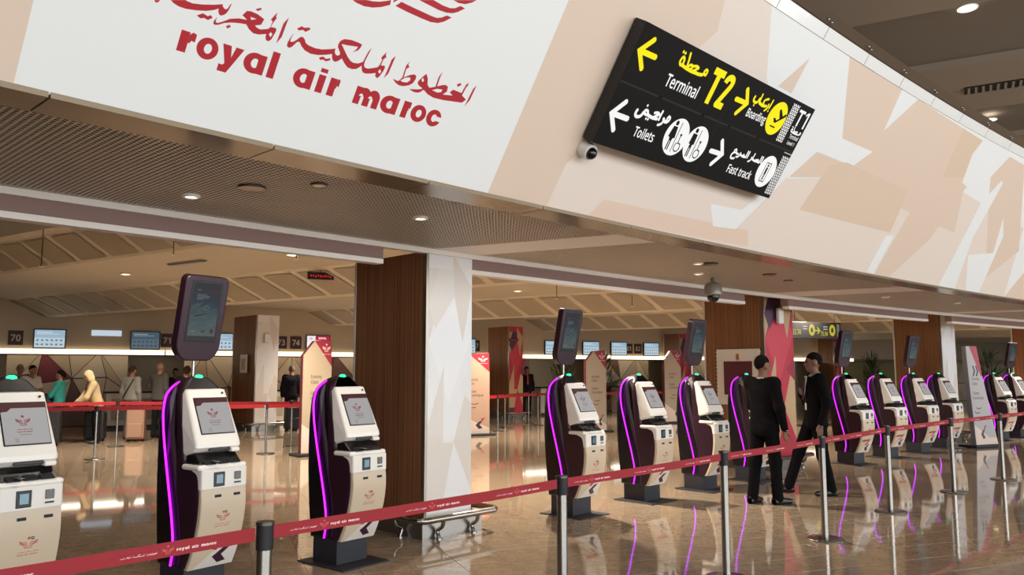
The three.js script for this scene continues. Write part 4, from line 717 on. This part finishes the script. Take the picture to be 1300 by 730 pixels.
// ---- fittings in the ceilings
for (const [x, y, z] of [[-8.2, 3.4, -13.6], [-5.3, 3.4, -12.2], [-3.4, 3.35, -12.3], [-0.9, 3.3, -15.4], [1.0, 3.2, -17.5], [3.0, 3.2, -19.6]]) { const o = thing('suspension_rod', 'thin rod hanging from the beige ceiling of the check-in hall', 'rod', new THREE.Vector3(x, y, z), 0, 'rods hanging in the check-in hall'); part('rod', cyl(0.008, 0.008, 0.75, 0, 0.375, 0, 8), M.darkSteel, o); part('end_disc', cyl(0.04, 0.04, 0.012, 0, 0, 0, 16), M.trimWhite, o); }
{ const d = thing('air_slot', 'dark slot air outlet in the beige ceiling', 'air vent', new THREE.Vector3(-6.0, 3.585, -14.4), Math.atan2(0.54, -0.84)); part('frame', rbox(1.04, 0.012, 0.15, 0.004), M.inner, d); part('slot', box(1.0, 0.03, 0.1, 0, -0.004, 0), M.black, d);
  const v = thing('ceiling_vent', 'slatted dark air vent in the concourse ceiling', 'air vent', new THREE.Vector3(10.74, 7.86, -16.83), Math.atan2(0.5, -0.86)); part('frame', rbox(1.3, 0.04, 0.46, 0.01), M.black, v); for (let i = 0; i < 9; i++) part('slat', box(0.05, 0.05, 0.42, -0.56 + i * 0.14, -0.01, 0), M.atriumBand, v); }
// ---- leafy plants at the olive wall and along the counters
const leafGeo = (() => { const g = new THREE.PlaneGeometry(0.05, 0.4, 2, 4), p = g.attributes.position; for (let i = 0; i < p.count; i++) { const t = p.getY(i) / 0.4 + 0.5; p.setXYZ(i, p.getX(i) * Math.sin(Math.PI * Math.min(1, t * 0.9 + 0.1)), t * 0.4, -0.14 * t * t + Math.abs(p.getX(i)) * 0.4); } g.computeVertexNormals(); return g; })();
function plant(p, h, label) {
  const o = thing('potted_plant', label, 'plant', p, rnd() * 6); part('pot', new THREE.LatheGeometry([[0.001, 0], [0.15, 0], [0.2, 0.34], [0.18, 0.35], [0.16, 0.3], [0.001, 0.3]].map((v) => new THREE.Vector2(...v)), 20), M.charcoal, o);
  for (let k = 0; k < 3; k++) part('stem', tube([[0, 0.3, 0], [0.05 * (k - 1), 0.3 + h * 0.5, 0.04 * (k - 1)], [0.14 * (k - 1), h * 0.95, 0.1 * (1 - k)]], 0.014, 6, 10), mat('#4a3a24', 0.8), o);
  const gs = []; for (let i = 0; i < 130; i++) { const g = leafGeo.clone(), t = rnd(), a = rnd() * 6.28, r = (0.06 + 0.25 * rnd()) * Math.sin(Math.PI * (0.25 + 0.7 * t)); g.rotateX(0.5 + rnd() * 1.1).rotateY(a).translate(Math.sin(a + 3.14) * -r, 0.55 + t * (h - 0.6), Math.cos(a + 3.14) * -r); gs.push(g); }
  part('foliage', merge(gs), mat('#2f4424', 0.6), o);
}
for (const [x, z, h, l] of [[15.2, -33.5, 2.2, 'bushy plant before the olive wall'], [17.8, -35.5, 2.1, 'second bushy plant before the olive wall'], [18.2, -30.2, 2.3, 'tall plant behind the leaning grey sign'], [1.75, -27.9, 2.0, 'plant by the uniformed agent'], [3.5, -30.0, 2.2, 'plant under the screens past the pillar'], [21.5, -33, 2.2, 'plant behind the last kiosks']]) plant(new THREE.Vector3(x, 0, z), h, l);

// ================================================================ people
const fabric = (c) => new THREE.MeshPhysicalMaterial({ color: c, roughness: 0.95, specularIntensity: 0.25, side: THREE.DoubleSide });
function surface(f, lo, hi, cell) {                              // closed surface of f < 0 on a grid (naive surface nets)
  const n = [0, 1, 2].map((i) => Math.ceil((hi[i] - lo[i]) / cell) + 1), [nx, ny, nz] = n, val = new Float32Array(nx * ny * nz), id = (x, y, z) => x + nx * (y + ny * z);
  const Bk = 4;                                                   // blocks far from the surface are filled without evaluating every point
  for (let z = 0; z < nz; z += Bk) for (let y = 0; y < ny; y += Bk) for (let x = 0; x < nx; x += Bk) {
    const m = f(lo[0] + (x + 1.5) * cell, lo[1] + (y + 1.5) * cell, lo[2] + (z + 1.5) * cell), skip = Math.abs(m) > cell * Bk * 1.5;
    for (let k = z; k < Math.min(z + Bk, nz); k++) for (let j = y; j < Math.min(y + Bk, ny); j++) for (let i = x; i < Math.min(x + Bk, nx); i++) val[id(i, j, k)] = skip ? m : f(lo[0] + i * cell, lo[1] + j * cell, lo[2] + k * cell);
  }
  const map = new Int32Array(nx * ny * nz).fill(-1), pos = [], idx = [];
  for (let z = 0; z < nz - 1; z++) for (let y = 0; y < ny - 1; y++) for (let x = 0; x < nx - 1; x++) {
    let c = 0, sx = 0, sy = 0, sz = 0;
    for (let a = 0; a < 3; a++) for (let b = 0; b < 4; b++) {
      const o = [0, 0, 0], p = [0, 0, 0]; o[(a + 1) % 3] = p[(a + 1) % 3] = b & 1; o[(a + 2) % 3] = p[(a + 2) % 3] = b >> 1; p[a] = 1;
      const u = val[id(x + o[0], y + o[1], z + o[2])], v = val[id(x + p[0], y + p[1], z + p[2])];
      if (u < 0 !== v < 0) { const t = u / (u - v); c++; sx += o[0] + (p[0] - o[0]) * t; sy += o[1] + (p[1] - o[1]) * t; sz += o[2] + (p[2] - o[2]) * t; }
    }
    if (c) { map[id(x, y, z)] = pos.length / 3; pos.push(lo[0] + (x + sx / c) * cell, lo[1] + (y + sy / c) * cell, lo[2] + (z + sz / c) * cell); }
  }
  const quad = (a, b, c, d, flip) => { if (a < 0 || b < 0 || c < 0 || d < 0) return; if (flip) idx.push(a, c, b, a, d, c); else idx.push(a, b, c, a, c, d); };
  for (let z = 1; z < nz - 1; z++) for (let y = 1; y < ny - 1; y++) for (let x = 1; x < nx - 1; x++) {
    const v = val[id(x, y, z)] < 0;
    if (v !== val[id(x + 1, y, z)] < 0) quad(map[id(x, y - 1, z - 1)], map[id(x, y, z - 1)], map[id(x, y, z)], map[id(x, y - 1, z)], !v);
    if (v !== val[id(x, y + 1, z)] < 0) quad(map[id(x - 1, y, z - 1)], map[id(x - 1, y, z)], map[id(x, y, z)], map[id(x, y, z - 1)], !v);
    if (v !== val[id(x, y, z + 1)] < 0) quad(map[id(x - 1, y - 1, z)], map[id(x, y - 1, z)], map[id(x, y, z)], map[id(x - 1, y, z)], !v);
  }
  const g = new THREE.BufferGeometry(); g.setAttribute('position', new THREE.Float32BufferAttribute(pos, 3)); g.setIndex(idx); g.computeVertexNormals(); return g;
}
const cap = (a, b, r0, r1) => { const dx = b[0] - a[0], dy = b[1] - a[1], dz = b[2] - a[2], L = dx * dx + dy * dy + dz * dz || 1e-9; return (x, y, z) => { const px = x - a[0], py = y - a[1], pz = z - a[2], t = Math.max(0, Math.min(1, (px * dx + py * dy + pz * dz) / L)); return Math.hypot(px - dx * t, py - dy * t, pz - dz * t) - (r0 + (r1 - r0) * t); }; };
const ell = (c, r) => (x, y, z) => { const k = Math.hypot((x - c[0]) / r[0], (y - c[1]) / r[1], (z - c[2]) / r[2]); return (k - 1) * Math.min(...r); };
const blend = (list, k = 0.03) => (x, y, z) => { let d = 1e9; for (const f of list) { const e = f(x, y, z), h = Math.max(k - Math.abs(d - e), 0) / k; d = Math.min(d, e) - h * h * k * 0.25; } return d; };
const bound = (pts, m) => [[0, 1, 2].map((i) => Math.min(...pts.map((p) => p[i])) - m), [0, 1, 2].map((i) => Math.max(...pts.map((p) => p[i])) + m)];
const add3 = (a, b, k = 1) => [a[0] + b[0] * k, a[1] + b[1] * k, a[2] + b[2] * k], sub3 = (a, b) => [a[0] - b[0], a[1] - b[1], a[2] - b[2]], unit = (a) => { const l = Math.hypot(...a) || 1; return a.map((v) => v / l); };
function person(label, pos, turn, o = {}) {
  const J = { anL: [0.09, 0.09, -0.02], anR: [-0.09, 0.09, -0.02], knL: [0.1, 0.49, 0.015], knR: [-0.1, 0.49, 0.015], hiL: [0.085, 0.92, 0], hiR: [-0.085, 0.92, 0], pel: [0, 0.97, 0], wai: [0, 1.1, 0.005], che: [0, 1.31, 0], nek: [0, 1.46, -0.012], hed: [0, 1.625, 0.012],
    shL: [0.175, 1.42, -0.012], shR: [-0.175, 1.42, -0.012], elL: [0.235, 1.13, -0.04], elR: [-0.235, 1.13, -0.04], wrL: [0.24, 0.9, 0.02], wrR: [-0.24, 0.9, 0.02], ...(o.j || {}) };
  if (o.lean) for (const k of ['wai', 'che', 'nek', 'hed', 'shL', 'shR', 'elL', 'elR', 'wrL', 'wrR']) { if (o.j?.[k]) continue; const [x, y, z] = J[k], c = Math.cos(o.lean), s = Math.sin(o.lean), dy = y - 0.95; J[k] = [x, 0.95 + dy * c - z * s, z * c + dy * s]; }
  const bulk = o.bulk ?? 1, big = o.cell ?? 0.02, fine = o.fine ?? 0.008, scale = (o.height ?? 1.75) / 1.75;
  const t = thing('person', label, 'person', pos, turn, null); t.scale.setScalar(scale);
  // head in its own frame: turned and nodded on the neck
  const ct = Math.cos(o.head ?? 0), st = Math.sin(o.head ?? 0), cn = Math.cos(o.nod ?? 0), sn = Math.sin(o.nod ?? 0), H = J.hed;
  const toHead = (f) => (x, y, z) => { let a = x - H[0], b = y - H[1], c = z - H[2]; const a2 = a * ct - c * st, c2 = a * st + c * ct, b3 = b * cn + c2 * sn, c3 = -b * sn + c2 * cn; return f(a2, b3, c3); };
  const skull = blend([ell([0, 0.025, -0.012], [0.074, 0.095, 0.094]), ell([0, -0.035, 0.022], [0.056, 0.078, 0.066]), cap([0, -0.088, 0.058], [0, -0.085, 0.05], 0.022, 0.026), cap([0, 0.012, 0.083], [0, -0.026, 0.103], 0.009, 0.014), cap([-0.03, 0.03, 0.07], [0.03, 0.03, 0.07], 0.014, 0.014), cap([-0.018, -0.058, 0.078], [0.018, -0.058, 0.078], 0.01, 0.01), ell([0.076, -0.006, -0.01], [0.011, 0.03, 0.019]), ell([-0.076, -0.006, -0.01], [0.011, 0.03, 0.019])], 0.024);
  const eyes = (x, y, z) => Math.min(Math.hypot(x - 0.031, y - 0.008, z - 0.086), Math.hypot(x + 0.031, y - 0.008, z - 0.086)) - 0.0125;
  const headF = toHead((x, y, z) => Math.max(skull(x, y, z), -eyes(x, y, z + 0.004)));
  const chin = [H[0] + 0.02 * st, H[1] - 0.05, H[2] + 0.005];
  const neckF = cap(J.nek, chin, 0.056, 0.05);
  const geos = [surface(blend([headF, neckF], 0.02), [Math.min(H[0], J.nek[0]) - 0.14, J.nek[1] - 0.04, Math.min(H[2], J.nek[2]) - 0.15], [Math.max(H[0], J.nek[0]) + 0.14, H[1] + 0.15, Math.max(H[2], J.nek[2]) + 0.16], fine)];
  // limbs and trunk under the clothes
  const core = [cap(J.pel, J.che, 0.075, 0.08), cap(J.che, J.nek, 0.065, 0.045), cap(J.shL, J.shR, 0.045, 0.045)];
  for (const k of ['L', 'R']) core.push(cap(J['sh' + k], J['el' + k], 0.05, 0.04), cap(J['el' + k], J['wr' + k], 0.04, 0.028), cap(J['hi' + k], J['kn' + k], 0.075, 0.05), cap(J['kn' + k], J['an' + k], 0.05, 0.038));
  const all = Object.values(J); geos.push(surface(blend(core, 0.04), ...bound(all, 0.16), big * 1.2));
  // hands: palm, four curled fingers and a thumb leaving its side
  for (const k of ['L', 'R']) {
    const w = J['wr' + k], sg = k === 'L' ? 1 : -1, dir = unit(o['hand' + k] ?? sub3(w, J['el' + k])), side0 = o['palm' + k] ?? [0, 0, 1];
    const sd = unit(sub3(side0, dir.map((v) => v * (side0[0] * dir[0] + side0[1] * dir[1] + side0[2] * dir[2])))), nrm = [dir[1] * sd[2] - dir[2] * sd[1], dir[2] * sd[0] - dir[0] * sd[2], dir[0] * sd[1] - dir[1] * sd[0]].map((v) => v * sg);
    const at = (a, b, c) => add3(add3(add3(w, dir, a), sd, b), nrm, c), fs = [cap(w, at(0.03, 0, 0), 0.026, 0.024)];
    for (const [b, len] of [[0.026, 0.068], [0.009, 0.078], [-0.009, 0.072], [-0.026, 0.056]]) { fs.push(cap(at(0.02, b * 0.7, 0), at(0.085, b, 0), 0.013, 0.0115)); fs.push(cap(at(0.085, b, 0), at(0.085 + len * 0.5, b, -0.012), 0.0098, 0.009)); fs.push(cap(at(0.085 + len * 0.5, b, -0.012), at(0.085 + len * 0.85, b * 0.95, -0.038), 0.009, 0.0075)); }
    fs.push(cap(at(0.025, 0.02, -0.004), at(0.062, 0.044, -0.016), 0.013, 0.011), cap(at(0.062, 0.044, -0.016), at(0.096, 0.046, -0.028), 0.0105, 0.0085));
    geos.push(surface(blend(fs, 0.007), ...bound([w, at(0.18, 0.05, -0.05), at(0.18, -0.05, 0.03), at(0, 0.06, 0)], 0.035), fine * 0.75));
  }
  const body = mergeGeometries(geos.map((g) => { g.deleteAttribute('uv'); return g; }));
  part('body', body, mat(o.skin ?? '#8a5f49', 0.6), t);
  const cloth = (name, list, k, pts, m, cut) => { const f = blend(list, k); return part(name, surface(cut ? (x, y, z) => Math.max(f(x, y, z), cut(x, y, z)) : f, ...bound(pts, 0.2), big), m, t); };
  const topM = fabric(o.top ?? '#222222'), legM = fabric(o.legs ?? '#1c1b1e'), n1 = J.nek[1];
  const torso = [], L = o.hem ?? 0.86;
  for (const k of [-1, 1]) { const ch = add3(J.che, [k * 0.075 * bulk, 0.02, 0]), wa = add3(J.wai, [k * 0.062 * bulk, 0, 0]), pe = add3(J.pel, [k * 0.07 * bulk, L - 0.9, 0]); torso.push(cap(ch, wa, 0.112 * bulk, 0.1 * bulk), cap(wa, pe, 0.1 * bulk, 0.122 * bulk)); }
  torso.push(cap(J.che, J.wai, 0.118 * bulk, 0.106 * bulk), cap(J.wai, add3(J.pel, [0, L - 0.9, 0]), 0.106 * bulk, 0.12 * bulk), cap(J.shL, J.shR, 0.07, 0.07), cap(add3(J.che, [0, 0.08, 0]), add3(J.nek, [0, -0.02, 0]), 0.09, 0.06));
  const arms = ['L', 'R'].flatMap((k) => (o.short ? [cap(J['sh' + k], add3(J['sh' + k], sub3(J['el' + k], J['sh' + k]), 0.72), 0.068 * bulk, 0.062 * bulk)] : [cap(J['sh' + k], J['el' + k], 0.07 * bulk, 0.056 * bulk), cap(J['el' + k], add3(J['el' + k], sub3(J['wr' + k], J['el' + k]), 0.96), 0.056 * bulk, 0.042 * bulk)]));
  const lean = o.lean ?? 0;
  cloth(o.topName ?? 'jacket', [...torso, ...arms], 0.045, all.slice(6), topM, (x, y, z) => Math.max(L - y + (z - J.pel[2]) * Math.tan(lean), -(Math.hypot(x - J.nek[0], (y - n1 - 0.045) * 0.8, z - J.nek[2] - 0.02) - 0.075)));
  cloth(o.skirt ? 'dress' : 'trousers', o.skirt ? [cap(J.pel, [J.pel[0], 0.2, J.pel[2]], 0.15, 0.2)] : [cap(add3(J.pel, [0.06, -0.02, 0]), add3(J.pel, [-0.06, -0.02, 0]), 0.118, 0.118), ...['L', 'R'].flatMap((k) => [cap(J['hi' + k], J['kn' + k], 0.098, 0.07), cap(J['kn' + k], add3(J['an' + k], [0, -0.02, 0]), 0.07, 0.063)])], 0.035, [J.anL, J.anR, J.knL, J.knR, J.hiL, J.hiR, J.pel], legM, (x, y) => y - 1.03);
  for (const k of ['L', 'R']) {
    const a = J['an' + k], d = unit(o['toe' + k] ?? [k === 'L' ? 0.18 : -0.18, 0, 1]), fy = a[1] - 0.09, sh = blend([cap(add3(a, [-d[0] * 0.045, -0.05, -d[2] * 0.045]), add3(a, [d[0] * 0.06, -0.05, d[2] * 0.06]), 0.042, 0.045), cap(add3(a, [d[0] * 0.06, -0.052 + (d[1] * 0.1), d[2] * 0.06]), add3(a, [d[0] * 0.19, -0.06 + d[1] * 0.2, d[2] * 0.19]), 0.044, 0.03), cap(a, add3(a, [0, -0.05, 0]), 0.05, 0.048)], 0.02);
    part('shoe', surface((x, y, z) => Math.max(sh(x, y, z), fy - y + (d[1] ? -1 : 0)), ...bound([a, add3(a, [d[0] * 0.22, d[1] * 0.22, d[2] * 0.22]), add3(a, [0, -0.09, 0])], 0.07), fine * 1.2), mat(o.shoe ?? '#0e0d0e', 0.35), t);
  }
  const hs = o.hairStyle ?? 'short';
  if (hs !== 'bald') {
    const shellF = hs === 'scarf' ? blend([ell([0, 0.028, -0.014], [0.088, 0.112, 0.108]), ell([0, -0.09, -0.02], [0.09, 0.1, 0.09])], 0.05) : hs === 'long' ? blend([ell([0, 0.03, -0.018], [0.084, 0.104, 0.1]), cap([0, -0.02, -0.06], [0, -0.16, -0.07], 0.075, 0.06)], 0.03) : ell([0, 0.034, -0.016], [0.079, 0.1, 0.098]);
    const face = hs === 'scarf' ? (x, y, z) => 0.075 - Math.hypot(x * 1.25, (y + 0.02) * 0.85, (z - 0.1) * 0.9) : (x, y, z) => Math.min(0.11, 0.02 + 1e-9 + Math.max(z * 1 - 0.035, 0) * -1 + 0) * 0 + Math.max((z - 0.048) - (y - 0.048) * 1.4, hs === 'long' ? -1 : (-0.022 - y) - Math.max(0, -0.012 - z) * 2);
    const f = toHead((x, y, z) => Math.max(shellF(x, y, z), face(x, y, z)));
    part(hs === 'scarf' ? 'headscarf' : 'hair', surface(f, [H[0] - 0.16, H[1] - 0.24, H[2] - 0.17], [H[0] + 0.16, H[1] + 0.15, H[2] + 0.16], fine), fabric(o.hair ?? '#15100d'), t);
  }
  const eye = mat('#1a1412', 0.3), pl = (a, b, c) => { const b3 = b * cn - c * sn, c3 = b * sn + c * cn; return [H[0] + a * ct + c3 * st, H[1] + b3, H[2] - a * st + c3 * ct]; };
  for (const k of [-1, 1]) { part('eye', new THREE.SphereGeometry(0.0105, 10, 8), eye, t, ...pl(k * 0.031, 0.008, 0.077)); part('eyebrow', new THREE.CapsuleGeometry(0.0045, 0.022, 3, 6).rotateZ(Math.PI / 2 + k * 0.15).rotateY(o.head ?? 0), eye, t, ...pl(k * 0.031, 0.034, 0.083)); }
  if (o.extra) o.extra(t, J, { cloth, all });
  return t;
}
const suit = { top: '#0c090b', legs: '#0c0a0c', shoe: '#060505', topName: 'suit_jacket', cell: 0.016, fine: 0.0066, skin: '#7c543f', hem: 0.8 };
const shirtMat = mat('#d8d6d6', 0.6), tieMat = mat('#4a0f18', 0.6);
const MAN1 = P(5.1, 1.92), MAN2 = P(6.3, 2.0);
// suited man seen from behind, looking at his colleague
person('person in a dark suit seen from behind, standing at a kiosk with one arm down', MAN1, 2.15, { ...suit, height: 1.78, head: -0.15,
  j: { anL: [0.12, 0.09, -0.1], knL: [0.11, 0.49, -0.04], anR: [-0.1, 0.09, 0.08], knR: [-0.1, 0.49, 0.06], elR: [-0.25, 1.13, -0.02], wrR: [-0.25, 0.88, 0.06], elL: [0.22, 1.14, 0.06], wrL: [0.12, 1.05, 0.25] }, handR: [0.02, -1, 0.1],
  extra: (t, J) => { part('shirt_cuff', cyl(0.034, 0.036, 0.03, -0.25, 0.885, 0.058), shirtMat, t); part('collar', new THREE.TorusGeometry(0.057, 0.01, 8, 24).rotateX(1.75).translate(0, 1.468, -0.008), shirtMat, t); } });
// suited man with a hand on his chest, stepping
person('person in a dark suit and maroon tie, stepping, with a hand on the chest', MAN2, -1.65, { ...suit, height: 1.83, skin: '#7a5443', head: -0.1,
  j: { anR: [-0.1, 0.1, 0.34], knR: [-0.1, 0.5, 0.2], hiR: [-0.085, 0.92, 0.02], anL: [0.1, 0.09, -0.12], knL: [0.1, 0.49, -0.03], elR: [-0.26, 1.13, 0.03], wrR: [-0.07, 1.24, 0.155], elL: [0.25, 1.13, -0.06], wrL: [0.25, 0.88, 0.02] }, handR: [0.9, 0.25, 0.1], palmR: [0, 1, 0.1], handL: [0, -1, 0.15], toeR: [-0.15, 0.22, 1],
  extra: (t, J) => {
    part('collar', new THREE.TorusGeometry(0.062, 0.014, 8, 24).rotateX(1.85).translate(0, 1.478, -0.002), shirtMat, t);
    const s = new THREE.Shape([[-0.045, 0.14], [0.045, 0.14], [0.005, -0.1], [-0.005, -0.1]].map((v) => new THREE.Vector2(...v))), ex = { depth: 0.01, bevelEnabled: false };
    const sh = part('shirt_front', new THREE.ExtrudeGeometry(s, ex).rotateX(-0.12).translate(0, 1.32, 0.117), shirtMat, t);
    part('tie', new THREE.ExtrudeGeometry(new THREE.Shape([[-0.018, 0.13], [0.018, 0.13], [0.012, 0.1], [0.03, -0.12], [0, -0.16], [-0.03, -0.12], [-0.012, 0.1]].map((v) => new THREE.Vector2(...v))), ex).rotateX(-0.1).translate(0, 1.31, 0.13), tieMat, t);
    const b = part('badge', box(0.055, 0.085, 0.004, 0.03, 1.08, 0.128), shirtMat, t); part('strap', box(0.012, 0.1, 0.003, 0.03, 1.17, 0.128), tieMat, b);
  } });
const crowd = { cell: 0.025, fine: 0.012 };
const sit = (o) => o;
person('person in a white T-shirt turned towards the woman in teal', new THREE.Vector3(-11.35, 0, -18.6), 1.2, { ...crowd, top: '#b9b2a6', legs: '#1d1c22', topName: 'shirt', short: true, hair: '#17120f', lean: 0.2, j: { elR: [-0.2, 1.2, 0.2], wrR: [-0.12, 1.1, 0.4], elL: [0.22, 1.16, 0.16], wrL: [0.12, 1.08, 0.38] } });
person('person with a bald head behind the man in white', new THREE.Vector3(-12.3, 0, -19.8), 0.6, { ...crowd, top: '#5e5044', legs: '#241f1e', hairStyle: 'bald', skin: '#8d6450', height: 1.78 });
person('person in a teal jacket holding a dark bag', new THREE.Vector3(-10.25, 0, -18.0), -1.3, { ...crowd, top: '#2f7d74', legs: '#16151a', hairStyle: 'long', hair: '#120d0c', height: 1.62, j: { elR: [-0.22, 1.13, 0.14], wrR: [-0.08, 1.05, 0.3], elL: [0.22, 1.13, 0.14], wrL: [0.08, 1.02, 0.3] }, extra: (t) => part('shoulder_bag', rbox(0.36, 0.26, 0.16, 0.06, 0, 1.05, 0.22, 3), M.black, t) });
person('person in a beige headscarf and jacket bending over luggage', new THREE.Vector3(-9.25, 0, -17.75), -0.9, { ...crowd, top: '#a08b6b', legs: '#17151a', hairStyle: 'scarf', hair: '#b8a07e', lean: 0.32, nod: 0.4, height: 1.64, bulk: 1.1, hem: 0.84, j: { elR: [-0.22, 1.08, 0.28], wrR: [-0.1, 0.96, 0.46], elL: [0.22, 1.08, 0.28], wrL: [0.1, 0.94, 0.46] } });
person('person in a grey sweater seen from behind at counter seventy-one', new THREE.Vector3(-9.05, 0, -18.9), 2.9, { ...crowd, top: '#7d7870', legs: '#4c4a4c', topName: 'sweater', hair: '#3a261a', height: 1.72, hem: 0.9, extra: (t) => part('bag_strap', tube([[-0.14, 1.44, -0.12], [0, 1.2, -0.14], [0.15, 0.98, -0.12]], 0.012, 6, 12), M.black, t) });
person('person in a charcoal shirt with thinning hair seen from behind', new THREE.Vector3(-8.55, 0, -19.25), 2.85, { ...crowd, top: '#57524e', legs: '#1b1a1d', topName: 'shirt', hairStyle: 'bald', skin: '#9a705a', height: 1.8, j: { elL: [0.33, 1.2, 0.05], wrL: [0.2, 1.15, 0.24] } });
person('person with long dark hair beside the man in charcoal', new THREE.Vector3(-7.75, 0, -18.9), 3.3, { ...crowd, top: '#1b181c', legs: '#1a181b', hairStyle: 'long', hair: '#2a1b14', height: 1.72 });
person('person in a black coat with grey hair behind the barrier at counter seventy-four', new THREE.Vector3(-6.2, 0, -22.3), 3.4, { ...crowd, top: '#1d1c20', legs: '#19181c', hair: '#5b5048', height: 1.76, bulk: 1.15 });
person('person in dark clothes bending beside the black-coated man', new THREE.Vector3(-5.55, 0, -22.0), 1.9, { ...crowd, top: '#2b241f', legs: '#191719', hair: '#16110f', height: 1.68, lean: 0.35 });
person('person in dark uniform standing past the inner red pillar', new THREE.Vector3(0.52, 0, -28.3), 0.1, { ...crowd, top: '#201a1c', legs: '#1b191d', hair: '#120e0d', height: 1.76, extra: (t) => part('scarf', box(0.05, 0.3, 0.02, 0.03, 1.28, 0.13), M.red, t) });
person('person half hidden behind the kiosks past the leaning sign', P(17.9, -1.6), 0.4, { ...crowd, top: '#33201f', legs: '#1c191b', hair: '#120e0c', height: 1.72 });
person('person with dark hair at the desk under counter seventy-one', new THREE.Vector3(-9.6, 0, -22.6), 0.3, { ...crowd, top: '#2a2325', legs: '#1a181a', hair: '#120e0c', height: 1.68 });
// ---- luggage
function suitcase(p, turn, w, h, d, color, label) { const o = thing('suitcase', label, 'suitcase', p, turn), m = mat(color, 0.6); part('shell', rbox(w, h, d, 0.05, 0, h / 2 + 0.05, 0, 3), m, o); part('handle', tube([[-0.1, h + 0.04, 0], [-0.09, h + 0.2, 0], [0.09, h + 0.2, 0], [0.1, h + 0.04, 0]], 0.01, 6, 20), M.darkSteel, o); for (const x of [-1, 1]) part('wheel', cyl(0.04, 0.04, 0.03, 0, 0, 0, 16).rotateZ(1.57).translate(x * (w / 2 - 0.06), 0.04, -d / 2 + 0.06), M.rubber, o); part('pocket', rbox(w * 0.8, h * 0.45, 0.04, 0.018, 0, h * 0.36, d / 2 + 0.01), m, o); }
suitcase(new THREE.Vector3(-10.0, 0, -17.2), 0.4, 0.48, 0.72, 0.3, '#141315', 'black suitcase below the woman in the beige headscarf');
suitcase(new THREE.Vector3(-9.55, 0, -18.3), 0.2, 0.42, 0.62, 0.28, '#1a171a', 'black suitcase behind the woman in the beige headscarf');
suitcase(new THREE.Vector3(-8.62, 0, -18.3), 0.2, 0.4, 0.7, 0.26, '#8f6f5c', 'pinkish brown suitcase between the two travellers in grey');
suitcase(new THREE.Vector3(-9.2, 0, -19.6), 0.1, 0.3, 0.66, 0.24, '#7a1420', 'dark red suitcase beside the traveller in the grey sweater');
suitcase(new THREE.Vector3(-5.9, 0, -21.4), 0.6, 0.4, 0.6, 0.28, '#17161a', 'black suitcase by the traveller in the black coat');
{ const c = thing('luggage_trolley', 'steel luggage trolley beside the black suitcases', 'trolley', new THREE.Vector3(-11.2, 0, -16.9), 0.5);
  part('frame', merge([tube([[-0.25, 0.12, 0.4], [-0.25, 0.14, -0.35], [-0.25, 0.6, -0.42], [-0.25, 1.0, -0.5]], 0.014, 6, 20), tube([[0.25, 0.12, 0.4], [0.25, 0.14, -0.35], [0.25, 0.6, -0.42], [0.25, 1.0, -0.5]], 0.014, 6, 20), tube([[-0.25, 1.0, -0.5], [0, 1.02, -0.52], [0.25, 1.0, -0.5]], 0.016, 6, 12)]), M.steel, c); part('deck', rbox(0.5, 0.03, 0.75, 0.01, 0, 0.13, 0.02), M.darkSteel, c);
  for (const [x, z] of [[-0.22, 0.35], [0.22, 0.35], [0, -0.35]]) part('wheel', cyl(0.06, 0.06, 0.04, 0, 0, 0, 16).rotateZ(1.57).translate(x, 0.06, z), M.rubber, c); }
renderer.render(scene, camera);
